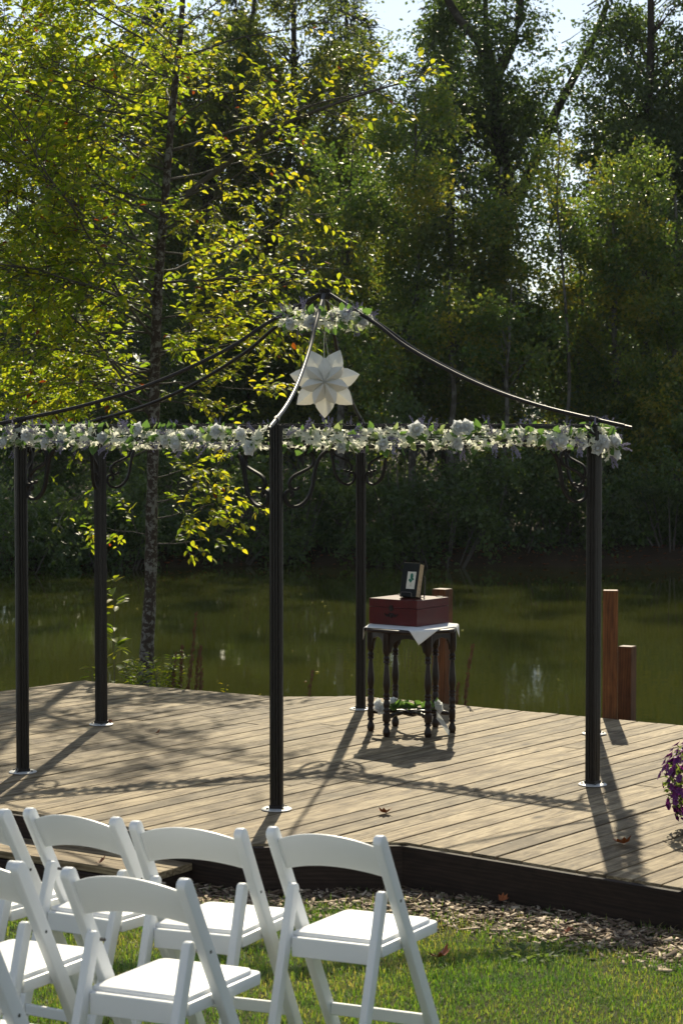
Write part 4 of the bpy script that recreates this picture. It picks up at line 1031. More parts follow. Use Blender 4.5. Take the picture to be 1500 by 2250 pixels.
# ------------------------------------------------------------------ the alder by the deck
def bend_path(rg, p, d, L, n, wob, grav):
    pts = [Vector(p)]; d = Vector(d).normalized(); st_ = L / n
    for i in range(n):
        d = (d + Vector((rg.uniform(-wob, wob), rg.uniform(-wob, wob), rg.uniform(-wob, wob) + grav))).normalized(); pts.append(pts[-1] + d * st_)
    return pts
def alder():
    rg = random.Random(33); X0, Y0 = -1.565, 16.5
    AS = 1.17; root = empty('alder_tree', (X0 * AS, Y0 * AS, EYE + (-.12 - EYE) * AS), 0, 'yellowing alder with lichen-spotted trunk standing just behind the deck', 'tree')
    root.scale = (AS,) * 3
    off = Vector((X0, Y0, -.12))
    tp = [(-1.575, 16.5, -.15), (-1.555, 16.5, .34), (-1.525, 16.5, .85), (-1.512, 16.5, 1.4), (-1.50, 16.5, 1.93), (-1.485, 16.52, 2.48), (-1.468, 16.52, 3.02), (-1.44, 16.55, 3.5), (-1.40, 16.6, 4.0), (-1.35, 16.6, 4.6), (-1.28, 16.65, 5.3), (-1.25, 16.6, 5.7), (-1.23, 16.6, 6.05), (-1.2, 16.6, 6.4)]
    tp = [Vector(p) - off for p in tp]
    tr_ = [.066, .056, .050, .047, .045, .043, .040, .037, .033, .029, .024, .019, .013, .005]
    pts = cr([tuple(p) for p in tp], 4); rad = np.interp(np.linspace(0, 1, len(pts)), np.linspace(0, 1, len(tr_)), tr_)
    jit = [r * (1 + .06 * math.sin(i * 2.1) + .04 * math.sin(i * 5.3)) for i, r in enumerate(rad)]
    MB().tube(pts, jit, 14).build('trunk', 'alder_bark', root, smooth=True)
    limbs = []   # (start, dir, length, radius)
    def at(z):
        for a, b in zip(tp[:-1], tp[1:]):
            if a.z <= z - off.z <= b.z: return a.lerp(b, (z - off.z - a.z) / (b.z - a.z))
        return tp[-1]
    spec = []
    # (height, azimuth deg, pitch, length) : azimuth 0 = +X, 180 = -X, 270 = towards the camera
    spec += [(3.85, -8, .85, 2.4, .030), (4.35, 12, .25, 2.2, .020), (3.3, -18, .22, 1.5, .016), (2.75, 10, .18, 1.25, .014), (3.55, 30, .12, 1.7, .015)]
    spec += [(1.55, -14, .30, .85, .010), (1.42, 8, .22, .85, .010), (1.22, -6, .06, .74, .008), (1.30, 172, .06, .55, .007), (1.75, 20, .12, .7, .008)]
    spec += [(2.1, 200, -.10, 1.25, .012), (2.3, 165, .0, 1.3, .012), (2.0, 185, -.28, 1.0, .010)]
    spec += [(2.35, 150, .15, 1.6, .012), (2.6, 210, .10, 1.9, .013), (2.9, 170, .12, 2.0, .014), (2.45, 225, .1, 1.2, .012), (2.5, 25, .15, 1.0, .011), (3.0, -25, .2, 1.1, .012), (2.35, -30, .15, .85, .010), (3.15, 190, .05, 2.2, .014), (2.7, -55, .2, .8, .010), (3.4, 205, .1, 2.1, .014), (3.2, 255, .3, .9, .010), (3.7, 285, .3, .8, .010), (4.2, 250, .3, .9, .010), (4.7, 275, .3, .9, .010), (5.2, 250, .2, .8, .010), (4.6, 178, .5, 2.7, .016), (3.8, 182, .5, 2.8, .016)]
    for k in range(40):
        z = 2.2 + 3.2 * (k / 40) ; az_ = rg.choice((rg.uniform(105, 215), rg.uniform(105, 205), rg.uniform(95, 225), rg.uniform(-40, 70)))
        right = math.cos(R_(az_)) > .2
        Ln = (2.3 if z < 5.2 else 1.7) * rg.uniform(.75, 1.2) * (.62 if right else 1.15) * (1.0 if z < 6.5 else .7)
        spec.append((z, az_, rg.uniform(.1, .95), Ln, .010 + .008 * rg.random()))
    tw_ = MB(); LP = []; LD = []; LN = []
    for (z, az_, pit, Ln, r0) in spec:
        a = R_(az_); d = Vector((math.cos(a) * math.cos(pit), math.sin(a) * math.cos(pit), math.sin(pit)))
        path_ = bend_path(rg, at(z), d, Ln, 11, .17, -.075 if r0 > .025 else (.012 if z < 1.8 else -.014)); k = len(path_)
        MB().tube(path_, [(r0 if r0 > .025 else r0 * .68) * (1 - .85 * i / (k - 1)) for i in range(k)], 7).build('branch', 'twig', root, smooth=True, fix=False)
        bare = (az_ > -60 and az_ < 90 and z > 3.2)
        nsec = int(Ln * (11 if not bare else 8))
        for s_ in range(nsec):
            t = .18 + .82 * (s_ + rg.random()) / nsec; f = t * (k - 1); i = min(int(f), k - 2); p = path_[i].lerp(path_[i + 1], f - i)
            dd = (path_[i + 1] - path_[i]).normalized()
            side = dd.cross(Vector((rg.uniform(-1, 1), rg.uniform(-1, 1), rg.uniform(-1, 1)))).normalized()
            d2 = (dd * rg.uniform(.3, .9) + side * .8 + Vector((0, 0, rg.uniform(-.1, .25)))).normalized(); l2 = rg.uniform(.25, .75) * (1.1 - .5 * t) * min(1.1, Ln / 1.5 + .25)
            p2 = bend_path(rg, p, d2, l2, 5, .16, -.015); tw_.tube(p2, [.0042 * (1 - .7 * j / 5) for j in range(6)], 4)
            subs = [p2]
            for s2 in range(2 if l2 > .35 else 1):
                j = rg.randrange(1, 4); d3 = ((p2[j + 1] - p2[j]).normalized() + Vector((rg.uniform(-1, 1), rg.uniform(-1, 1), rg.uniform(-.6, .7))) * .8).normalized()
                p3 = bend_path(rg, p2[j], d3, l2 * rg.uniform(.3, .6), 4, .18, -.02); tw_.tube(p3, [.0026 * (1 - .6 * q_ / 4) for q_ in range(5)], 3); subs.append(p3)
            if bare and rg.random() < .42: continue
            for sp_ in subs:
                ks = len(sp_)
                ln_ = sum((sp_[q_ + 1] - sp_[q_]).length for q_ in range(ks - 1)); nl = max(2, int(ln_ * (30 if not bare else 22)))
                for q_ in range(nl):
                    t3 = .15 + .85 * (q_ + rg.random() * .8) / nl; f3 = min(t3, .999) * (ks - 1); i3 = int(f3)
                    pos = sp_[i3].lerp(sp_[i3 + 1], f3 - i3); td = (sp_[i3 + 1] - sp_[i3]).normalized()
                    sd2 = td.cross(Vector((rg.uniform(-.5, .5), rg.uniform(-.5, .5), 1))).normalized() * (1 if q_ % 2 else -1)
                    ld = (td * .55 + sd2 * .8 + Vector((rg.uniform(-.3, .3), rg.uniform(-.3, .3), rg.uniform(-.55, .15)))).normalized()
                    if z > 1.9 and pos.z + off.z < 2.12 and rg.random() < .85: continue
                    LP.append(pos + ld * .008); LD.append(ld); LN.append(Vector((rg.uniform(-.8, .8), rg.uniform(-.8, .8), 1)))
    tw_.build('twigs', 'twig', root, fix=False)['kind'] = 'stuff'
    P = np.array(LP); D = np.array(LD); N = np.array(LN); n = len(P); q = np.random.default_rng(2)
    tint = np.clip(q.normal(.56, .19, n) + .14 * (P[:, 0] > .35), 0, .93)
    red = (q.random(n) < .015); tint[red] = q.uniform(.97, 1.0, red.sum())
    Ls = q.uniform(.040, .080, n); Wl = Ls * q.uniform(.52, .66, n)
    # the leaves that show largest hang as parts of their own, sharing a few meshes
    fy_ = P[:, 1]; world = P + np.array(off)
    inview = (np.abs(world[:, 0]) < world[:, 1] * .163) & (world[:, 2] < EYE + world[:, 1] * .2) & (world[:, 2] > .3)
    order = np.argsort(-(inview * (Ls / world[:, 1]) ))[:300]
    mask = np.ones(n, bool); mask[order] = False
    fo = link(bpy.data.objects.new('foliage', leaf_cloud('foliage', P[mask], D[mask], N[mask], Ls[mask], Wl[mask], tint[mask], 'leaf_near', 'leaf')), root); fo['kind'] = 'stuff'
    protos = []
    for tv in (.15, .35, .5, .62, .78, .9):
        protos.append((tv, leaf_cloud('leaf', np.zeros((1, 3)), np.array([[0, 0, 1.0]]), np.array([[0, -1.0, 0.0]]), [1.0], [.6], np.array([tv]), 'leaf_near', 'leaf')))
    for i in order:
        me = min(protos, key=lambda a_: abs(a_[0] - tint[i]))[1]
        dz_ = Vector(D[i]).normalized(); sx_ = dz_.cross(Vector(N[i])).normalized(); nn = sx_.cross(dz_)
        # local +Z is the leaf axis, local -Y its upper face
        m = Matrix((-sx_, -nn, dz_)).transposed()
        if m.determinant() < 0: m = Matrix((sx_, -nn, dz_)).transposed()
        put('leaf', me, root, P[i], m.to_4x4(), float(Ls[i]))
    print('alder leaves', n)
alder()

# ------------------------------------------------------------------ wild plants behind the deck edge
def stalk(label, x, y, h, lean, seed, zb=-.2):
    rg = random.Random(seed); pts = bend_path(rg, (0, 0, 0), (lean, rg.uniform(-.08, .08), 1), h - zb, 8, .03, 0)
    mb = MB().tube(pts, [.0055 * (1 - .6 * i / 8) for i in range(9)], 5)
    L = h - zb
    for k in range(int(L * 230)):
        t = rg.uniform(.30, 1.0); f = t * 7.999; i = int(f); p = pts[i].lerp(pts[i + 1], f - i); a = rg.uniform(0, 6.28); r = rg.uniform(.005, .021) * (1.25 - t * .7)
        c = p + Vector((math.cos(a) * r, math.sin(a) * r, rg.uniform(0, .006))); s_ = rg.uniform(.0045, .009)
        b = len(mb.v)
        for v_ in ((s_, 0, 0), (-s_ * .5, s_ * .86, 0), (-s_ * .5, -s_ * .86, 0), (0, 0, s_ * 1.6), (0, 0, -s_)): mb.v.append(tuple(c + Vector(v_)))
        mb.f += [(b, b + 1, b + 3), (b + 1, b + 2, b + 3), (b + 2, b, b + 3), (b + 1, b, b + 4), (b + 2, b + 1, b + 4), (b, b + 2, b + 4)]
    o = mb.build('dried_seed_stalk', 'stalk', None, fix=False); o.location = (x, y, zb); tag(o, label, 'plant', 'dried seed stalks behind the deck')
Yb = 15.35
def bx(px, d): return (px - 750) / 4552 * d
for px_, d, top, ln_, lab in [(383, 15.9, 1435, .05, 'dried brown seed stalk closest to the alder trunk'), (400, 16.0, 1420, .06, 'dried brown seed stalk second from the alder trunk'),
        (416, 15.8, 1345, .10, 'tallest dried brown seed stalk behind the deck beside the alder'), (432, 15.7, 1428, .07, 'dried seed stalk just past the tallest one behind the deck'),
        (449, 15.7, 1418, .04, 'dried seed stalk standing apart, farthest from the alder trunk'), (1022, 14.75, 1412, .06, 'tall dried seed stalk by the water beside the hexagonal table'),
        (1004, 14.8, 1500, .03, 'short dried seed stalk beside the table leg'), (677, 15.3, 1475, .10, 'short dried stalk at the deck edge between gazebo posts')]:
    h = EYE + (919 - top) / 4552 * d
    stalk(lab, bx(px_ - 12, d), d, h, ln_, int(px_))
def leafy(name, label, x, y, zb, h, nst, spread, leaf, seed, mat='leaf_near', tm=.5, cat='plant', dens=34, horiz=.6):
    rg = random.Random(seed); root = empty(name, (x, y, zb), 0, label, cat); mb = MB(); LP = []; LD = []; LN = []
    for s_ in range(nst):
        a = rg.uniform(0, 6.28); sp = spread * rg.uniform(.2, 1)
        pts = bend_path(rg, (rg.uniform(-.03, .03), rg.uniform(-.03, .03), 0), (math.cos(a) * sp, math.sin(a) * sp, 1), h * rg.uniform(.7, 1.0) if s_ else h, 8, .07, 0)
        mb.tube(pts, [.005 * (1 - .7 * i / 8) for i in range(9)], 5)
        for k in range(int(dens * h)):
            t = rg.uniform(.12, 1.0); f = t * 7.999; i = int(f); p = pts[i].lerp(pts[i + 1], f - i); a = rg.uniform(0, 6.28)
            d = Vector((math.cos(a), math.sin(a), rg.uniform(-.2, .7))).normalized(); LP.append(p + d * rg.uniform(.004, .03)); LD.append(d); LN.append((rg.uniform(-.5, .5), rg.uniform(-.5, .5), 1))
    mb.build('stem', 'twig', root, fix=False); n = len(LP); q = np.random.default_rng(seed)
    Ls = q.uniform(.7, 1.2, n) * leaf
    link(bpy.data.objects.new('foliage', leaf_cloud('foliage', np.array(LP), np.array(LD), np.array(LN), Ls, Ls * .5, np.clip(q.normal(tm, .18, n), 0, .93), mat, 'leaf')), root)
leafy('alder_sapling', 'tall thin green sapling rising behind the rear gazebo post', bx(258, 16.0), 16.0, -.15, 1.15, 1, .1, .125, 51, tm=.55, dens=34)
leafy('alder_sapling', 'short green sapling at the deck edge beside the rear gazebo post', bx(195, 16.2), 16.2, -.15, .48, 2, .4, .085, 52, tm=.5)
leafy('leafy_shrub', 'low leafy green shrub at the foot of the alder trunk, toward the seed stalks', bx(352, 16.05), 16.05, -.15, .62, 14, .6, .055, 53, tm=.55, dens=70, cat='shrub')
leafy('leafy_shrub', 'low leafy shrub between the sapling and the alder trunk', bx(285, 16.2), 16.2, -.15, .50, 10, .5, .05, 54, tm=.5, dens=60, cat='shrub')
leafy('weed_tuft', 'small green weed tuft at the deck edge near the corner', bx(130, 15.75), 15.9, -.1, .30, 3, .5, .03, 56, tm=.4)
leafy('dry_fern', 'rusty dry fern at the deck edge beside the seed stalks', bx(497, 15.35), 15.35, -.08, .34, 8, 1.2, .035, 57, mat='leaf_near', tm=.99, dens=70)

# ------------------------------------------------------------------ far bank: trees and bushes
def crown_leaves(q, centres, radii, per, size, elong=1.55, mid=None):
    P = []; D = []; N = []; Tn = []
    cen = np.asarray(centres); mid = cen.mean(0) if mid is None else mid
    for c, r, k, base in zip(cen, radii, per, q.normal(.5, .24, len(cen))):
        out = unit((c - mid) * np.array([1, 1, .5]) + q.normal(0, .8, 3)); ns = max(2, int(3 + r * 3)); k1 = max(1, k // ns)
        for s_ in range(ns):      # drooping sprays fan out from each bough
            ax = unit(out + q.normal(0, .75, 3) + np.array([0, 0, -.10])); t = q.random(k1)
            p = c + ax * ((t - .35) * r * 1.9)[:, None] + np.array([0, 0, -1.0]) * (.30 * r * t * t)[:, None] + q.normal(0, 1, (k1, 3)) * (r * (.30 - .14 * t))[:, None] * np.array([1, 1, .8])
            P.append(p); D.append(ax * .8 + q.normal(0, .7, (k1, 3)) + np.array([0, 0, -.25])); N.append(q.normal(0, .85, (k1, 3)) + np.array([0, -.25, .7]))
            Tn.append(np.clip(base + q.normal(0, .22, k1), 0, 1))
    P = np.concatenate(P); n = len(P); L = q.uniform(.55, 1.3, n) * size
    return P, np.concatenate(D), np.concatenate(N), L, L / elong, np.concatenate(Tn)
def tree(name, label, X, Y, H, trunk_r, crown, nclump, leaves, mat, bark, seed, size=.095, clump_r=.75, trunk_path=None, limbs=None, hollow=.35, limb_r=.05, cat='tree', group='trees on the far bank', trunk_top=.8, wob=.04, top_sparse=0):
    """crown: list of (cx, cy, cz, rx, ry, rz) ellipsoids relative to base"""
    nclump = int(nclump * 1.5)
    rg = random.Random(seed); q = np.random.default_rng(seed); zb = float(ground_h(X, Y)) - .1
    root = empty(name, (X, Y, zb), 0, label, cat, group)
    if trunk_path is None:
        trunk_path = [(0, 0, 0)]; n = 9
        for i in range(n):
            p = trunk_path[-1]; trunk_path.append((p[0] + rg.uniform(-wob, wob) * H * .12, p[1] + rg.uniform(-wob, wob) * H * .12, H * trunk_top * (i + 1) / n))
    pts = cr(trunk_path, 3); k = len(pts)
    MB().tube(pts, [trunk_r * (1.25 if i == 0 else 1) * (1 - .80 * i / (k - 1)) for i in range(k)], 9).build('trunk', bark, root, smooth=True)
    lm = MB(); tpv = [Vector(p) for p in pts]
    for lp_, r0, r1 in (limbs or []):
        c_ = cr(lp_, 4); lm.tube(c_, list(np.linspace(r0, r1, len(c_))), 7)
    C = []
    vol = np.array([e[3] * e[4] * e[5] for e in crown]); pk = q.choice(len(crown), nclump, p=(vol ** .8) / (vol ** .8).sum())
    for i in pk:
        e = crown[i]; u = unit(q.normal(0, 1, 3)); rr = hollow + (1 - hollow) * q.random() ** .6
        C.append(np.array(e[:3]) + u * rr * np.array(e[3:]))
    C = np.array(C); rad = q.uniform(.45, 1.3, nclump) * clump_r; w_ = rad ** 2; per = np.maximum(4, (leaves * w_ / w_.sum()).astype(int))
    if top_sparse:
        nt_ = top_sparse; Ct = np.stack([q.normal(0, 1.5, nt_), q.normal(0, 1.3, nt_), q.uniform(12.3, 19.5, nt_)], 1) + np.array([tpv[-1].x, tpv[-1].y, 0])
        C = np.concatenate([C, Ct]); rad = np.concatenate([rad, q.uniform(.5, .9, nt_)]); per = np.concatenate([per, np.full(nt_, 130)])
    for c in C:
        # a limb from the trunk to each clump
        zt = max(.8, min(c[2] - .35 * abs(c[0]) - .6, tpv[-1].z * .98)); f = min(range(k), key=lambda i_: abs(tpv[i_].z - zt)); a = tpv[f]; b = Vector(c)
        m1 = a.lerp(b, .45) + Vector((rg.uniform(-.25, .25), rg.uniform(-.25, .25), rg.uniform(0, .35)))
        if (b - a).length > (2.2 if H > 10 else 1.9):
            a = b + (a - b).normalized() * .9; m1 = a.lerp(b, .5)
        r0 = max(.012, limb_r * (1 - .7 * a.z / max(H, 1)) * rg.uniform(.5, 1))
        lm.tube([a, a.lerp(m1, .5) + Vector((rg.uniform(-.1, .1), 0, 0)), m1, m1.lerp(b, .5), b], [r0, r0 * .8, r0 * .6, r0 * .4, .006], 5)
    lm.build('branches', bark, root, smooth=True, fix=False)['kind'] = 'stuff'
    P, D, N, L, Wl, Tn = crown_leaves(q, C, rad, (per * 1.62).astype(int), size)
    cr_o = link(bpy.data.objects.new('crown', leaf_cloud('crown', P, D, N, L, Wl, Tn, mat)), root)
    return root
def fx_(px, d): return (px - 750) / 4552 * d
def zz(py, d): return EYE + (919 - py) / 4552 * d
# tall forked maple: trunk, two big limbs against the sky
d = 50.0; X = fx_(1088, d)
def rel(px, py, dy=0.0): return (fx_(px, d) - X, dy, zz(py, d) - (float(ground_h(X, d)) - .1))
tree('bigleaf_maple', 'tall dark forked maple with two heavy limbs rising against the sky', X, d, 15, .30,
     [(fx_(1015, d) - X, 1, rel(0, 90)[2], .75, 1.4, 1.5), (fx_(1115, d) - X, -.6, rel(0, 160)[2], 1.0, 1.4, 2.1), (fx_(1000, d) - X, .5, rel(0, 300)[2], 1.3, 1.8, 1.3), (fx_(1150, d) - X, -.5, rel(0, 330)[2], .75, 1.6, 1.4), (fx_(1330, d) - X, 0, rel(0, 60)[2], .8, 1.2, 1.2), (fx_(930, d) - X, 0, rel(0, -120)[2], 1.0, 1.2, 1.0)],
     90, 22000, 'leaf_dark', 'dark_bark', 101, top_sparse=30, size=.105, clump_r=.66,
     trunk_path=[(0, 0, 0), (-.02, 0, 2.0), (.0, 0, 4.0), rel(1092, 560), rel(1105, 470), rel(1098, 330), rel(1085, 190), rel(1105, 140), rel(1135, 60), rel(1140, -60), rel(1150, -220)],
     limbs=[([rel(1096, 300), rel(1075, 190), rel(1050, 105), rel(1005, 50), rel(960, -30), rel(930, -120)], .16, .06),
            ([rel(1105, 480), rel(1140, 425), rel(1175, 350), rel(1215, 255), rel(1262, 165), rel(1312, 60), rel(1350, -60)], .17, .06),
            ([rel(1098, 470), rel(1075, 410), rel(1040, 350)], .10, .03), ([rel(1085, 180), rel(1066, 90), rel(1062, -20)], .11, .05), ([rel(1125, 425), rel(1165, 385), rel(1190, 375)], .09, .04)])
# dense dark tree at right
tree('black_cottonwood', 'dense dark green tree filling the upper side above the gazebo corner', fx_(1430, 49), 49, 17, .26,
     [(0.1, 0, 10.2, 2.0, 2.2, 2.8), (-.1, -.3, 7.2, 1.9, 2.0, 3.0), (1.6, 0, 9.0, 1.8, 2, 3.6), (1.4, 0, 4.6, 1.9, 1.9, 2.2)], 130, 50000, 'leaf_dark', 'dark_bark', 102, top_sparse=30, size=.10, clump_r=.72)
tree('black_cottonwood', 'second dense dark tree mostly beyond the picture edge behind the petunias', fx_(1670, 51), 51, 17, .26,
     [(0, 0, 9.6, 2.4, 2.4, 3.4), (0, 0, 5.5, 2.4, 2.2, 3.2)], 50, 11000, 'leaf_dark', 'dark_bark', 103, top_sparse=30, size=.11, clump_r=.8)
# big tree left of the centre gap
d = 52.0; X = fx_(590, d)
tree('red_alder', 'tall dark-trunked alder behind the paper star with broad spreading crown', X, d, 16, .24,
     [(-.2, 0, 11.0, 2.3, 2.2, 2.6), (2.0, 0, 9.9, 1.2, 1.8, 2.4), (1.3, -.3, 7.0, 1.6, 1.7, 1.8), (-1.2, 0, 8.0, 1.6, 1.8, 2.2)], 120, 40000, 'leaf_mid', 'dark_bark', 104, top_sparse=30, size=.10, clump_r=.68,
     trunk_path=[(0, 0, 0), (-.05, 0, 2), (-.1, 0, 4), (-.12, 0, 5.5), (.15, 0, 7), (.55, 0, 9), (.65, 0, 11), (.6, 0, 14)],
     limbs=[([(-.1, 0, 5.2), (.5, 0, 5.7), (1.0, -.1, 6.0), (1.5, -.1, 6.6)], .10, .03), ([(.3, 0, 7.6), (1.2, 0, 8.8), (2.0, 0, 9.3), (2.5, 0, 9.2)], .08, .03), ([(.1, 0, 6.8), (-.6, 0, 8.0), (-1.2, 0, 9.4)], .09, .03)])
tree('red_alder', 'leaning dark tree behind the yellow alder crown', fx_(400, 51), 51, 15, .20,
     [(.8, 0, 9.6, 1.9, 1.9, 2.6), (-.9, 0, 8.4, 1.8, 2, 2.4), (.2, 0, 5.6, 1.9, 1.8, 1.9)], 90, 30000, 'leaf_mid', 'dark_bark', 105, top_sparse=30, size=.10, clump_r=.7,
     trunk_path=[(0, 0, 0), (0, 0, 2.5), (.1, 0, 4.6), (.5, 0, 6.8), (.95, 0, 8.6), (1.5, 0, 10.4), (1.9, 0, 13)])
tree('red_alder', 'dark green tree behind the outer foliage of the yellow alder', fx_(110, 52), 52, 14, .2,
     [(0, 0, 7.6, 2.4, 2.2, 2.4), (-.6, 0, 4.6, 2.4, 2, 2.0), (-.8, 0, 10.6, 1.6, 1.8, 1.6), (.9, 0, 10.2, 1.2, 1.6, 1.8)], 80, 30000, 'leaf_mid', 'dark_bark', 106, top_sparse=30, size=.10, clump_r=.7)
# slender olive trees along the bank
mids = [(905, 43, 8.2, [(0, 0, 5.6, 1.3, 1.4, 2.2), (.3, 0, 3.2, 1.4, 1.2, 1.3)], 'leaf_olive', 'slender olive-green tree just beyond the table side of the paper star', 38, 15000),
        (1000, 42.5, 7.6, [(0, 0, 5.2, 1.2, 1.3, 2.0), (-.2, 0, 2.8, 1.2, 1.2, 1.0)], 'leaf_mid', 'slim green tree before the forked maple trunk, pond side', 32, 12000),
        (1105, 42.8, 8.6, [(0, 0, 6.4, .95, 1.2, 1.8), (.2, 0, 4.2, 1.2, 1.2, 1.6)], 'leaf_olive', 'thin yellowish tree screening the forked maple trunk', 34, 12000),
        (1265, 42.2, 7.0, [(0, 0, 4.0, 1.1, 1.3, 1.5), (0, 0, 2.2, 1.2, 1.2, 1.2)], 'leaf_olive', 'slender olive tree with thin stem beneath the sky gaps', 34, 12500),
        (1350, 41.2, 6.4, [(0, 0, 4.4, 1.3, 1.3, 1.8), (.4, -.2, 2.4, 1.5, 1.3, 1.2)], 'leaf_olive', 'yellow-green bushy tree behind the gazebo corner bouquet', 40, 17000),
        (1480, 40.8, 6.8, [(0, 0, 4.2, 1.4, 1.3, 2.2), (.1, -.3, 2.2, 1.6, 1.3, 1.3)], 'leaf_olive', 'bushy olive tree overhanging the water at the picture edge', 40, 17000),
        (760, 44, 7.4, [(0, 0, 5.0, 1.3, 1.4, 2.0), (.3, 0, 2.8, 1.2, 1.2, 1.2)], 'leaf_olive', 'olive-green tree directly behind the hanging paper star', 34, 13000),
        (660, 43.5, 6.6, [(0, 0, 4.4, 1.3, 1.3, 1.8), (-.2, 0, 2.4, 1.3, 1.2, 1.0)], 'leaf_mid', 'dim green tree behind the gazebo front post', 32, 12000),
        (545, 44, 6.4, [(0, 0, 4.6, 1.3, 1.3, 1.8), (0, 0, 2.4, 1.3, 1.2, 1.2)], 'leaf_dark', 'shaded green tree between front post and alder trunk', 32, 12000),
        (420, 43, 6.0, [(0, 0, 4.0, 1.4, 1.3, 1.8), (0, 0, 2.2, 1.4, 1.2, 1.0)], 'leaf_dark', 'shaded tree seen past the alder trunk beyond the pond', 32, 11000),
        (230, 42, 6.2, [(0, 0, 4.0, 1.5, 1.3, 2.0), (0, 0, 2.2, 1.5, 1.2, 1.2)], 'leaf_dark', 'shaded tree beyond the pond behind the two rear-side posts', 32, 11000),
        (60, 40, 5.8, [(0, 0, 3.6, 1.5, 1.3, 1.8), (0, 0, 2.0, 1.5, 1.2, 1.0)], 'leaf_dark', 'shaded tree beyond the pond at the outermost gazebo post', 32, 11000)]
for i, (px_, d, H, crn, mt, lab, nc, nl) in enumerate(mids):
    k_ = (1.45, .95, .85, 1.0, 1.5, 1.2)[i % 6]; e0 = crn[0]; crn = [(e0[0], e0[1], e0[2] + e0[5] * (k_ - 1) * .9, e0[3] * .88, e0[4], e0[5] * k_)] + crn[1:]; H = H * (.6 + .4 * k_)
    tree('slender_alder', lab, fx_(px_, d), d, H, .075 + .02 * (i % 3), crn, nc, nl, mt, 'pale_bark', 130 + i, size=.088, clump_r=.58, hollow=.2, limb_r=.03, trunk_top=.92, wob=.07, group='slender trees lining the far bank')
# bare pale stems among them
for i, (px_, d, H, r, lab) in enumerate([(752, 38.6, 4.6, .11, 'mossy forked pale trunk at the water beside the rear gazebo post'), (990, 39.4, 5.0, .09, 'pale straight trunk among the bushes behind the table'),
        (1116, 38.9, 4.8, .065, 'thin pale trunk leaning over the far bushes'), (1236, 40.6, 8.6, .05, 'tall thin pale trunk under the lower sky gap')]):
    tree('birch_stem', lab, fx_(px_, d), d, H, r, [(0, 0, H * .8, .9, .9, H * .16)], 8, 1800, 'leaf_olive', 'pale_bark', 160 + i, size=.085, clump_r=.5, limb_r=.02, trunk_top=1.0, wob=.10, group='pale stems on the far bank')

# conifers behind
def conifer(label, X, Y, H, R0, seed, n=9000):
    q = np.random.default_rng(seed); rg = random.Random(seed); zb = float(ground_h(X, Y)) - .1; root = empty('fir_tree', (X, Y, zb), 0, label, 'tree', 'conifers behind the far bank')
    MB().tube([(0, 0, 0), (.03, 0, H * .5), (0, 0, H)], [.22, .13, .02], 8).build('trunk', 'dark_bark', root, smooth=True)
    P = []; D = []; lm = MB(); z = 1.8
    while z < H - .2:
        Lb = R0 * (1 - z / H) ** .75 + .15
        for k in range(5):
            a = rg.uniform(0, 6.28); dd = np.array([math.cos(a), math.sin(a), -.18]); m = max(8, int(n * Lb / (R0 * H * 5 * 1.25)))
            t = q.random(m) ** .7; base = np.array([0, 0, z]) + dd * (t * Lb)[:, None] + np.array([0, 0, -1.0]) * (.22 * Lb * t * t)[:, None]
            P.append(base + q.normal(0, .09, (m, 3))); D.append(dd * .7 + q.normal(0, .45, (m, 3)) + np.array([0, 0, -.35]))
            lm.tube([(0, 0, z), tuple(np.array([0, 0, z]) + dd * Lb * .5 - np.array([0, 0, .06 * Lb])), tuple(np.array([0, 0, z]) + dd * Lb - np.array([0, 0, .22 * Lb]))], [.03, .018, .004], 4)
        z += rg.uniform(.24, .36)
    lm.build('branches', 'dark_bark', root, fix=False)['kind'] = 'stuff'
    P = np.concatenate(P); D = np.concatenate(D); m = len(P); L = q.uniform(.16, .30, m)
    link(bpy.data.objects.new('crown', leaf_cloud('crown', P, D, q.normal(0, .5, (m, 3)) + np.array([0, 0, 1.0]), L, L * .30, q.random(m), 'needle')), root)
conifer('blue-green fir showing between the broad alder and the forked maple', fx_(985, 57), 57, 14.5, 3.2, 201, 16000)
conifer('tall blue-green fir in the shade above the paper star', fx_(760, 60), 60, 15, 3.2, 202, 17000)
conifer('blue-green fir behind the yellow alder crown', fx_(330, 58), 58, 14.5, 3.0, 203, 16000)
conifer('blue-green fir beyond the leaning dark tree', fx_(520, 63), 63, 15.5, 3.4, 204, 17000)
conifer('distant fir glimpsed through leaves near the upper picture corner', fx_(150, 66), 66, 12.5, 3.2, 205, 12000)
conifer('small fir standing low in the gap beside the forked maple', fx_(1290, 60), 60, 7.6, 2.2, 206, 9000)
conifer('fir behind the dense dark tree at the picture edge', fx_(1400, 62), 62, 13.5, 3.0, 207, 12000)

# bushes along the water
bush_px = [(-60, 34.6, 1.5), (40, 35.0, 1.9), (140, 35.3, 1.5), (240, 35.9, 1.8), (330, 36.6, 1.5), (430, 37.2, 1.9), (530, 37.4, 1.6), (620, 37.6, 2.0), (700, 37.8, 1.4), (800, 37.6, 1.8), (885, 37.5, 2.2), (965, 37.6, 1.8), (1050, 37.7, 2.1), (1130, 37.6, 1.7), (1210, 37.6, 2.1), (1290, 37.4, 1.7), (1370, 37.3, 2.3), (1450, 37.3, 2.0), (1540, 37.4, 2.3)]
where = ['outside the outermost gazebo post', 'at the outermost gazebo post', 'between the two outer posts', 'beside the inner rear post', 'behind the alder trunk', 'just past the alder trunk', 'left of the front post', 'behind the front post', 'between front post and rear post', 'behind the rear post by the table', 'behind the book on the easel', 'behind the square timber post', 'past the table toward open water', 'below the thin leaning trunk', 'before the tall thin trunk', 'behind the corner gazebo post', 'behind the two timber posts', 'near the picture edge under olive trees', 'at the picture edge beyond the water']
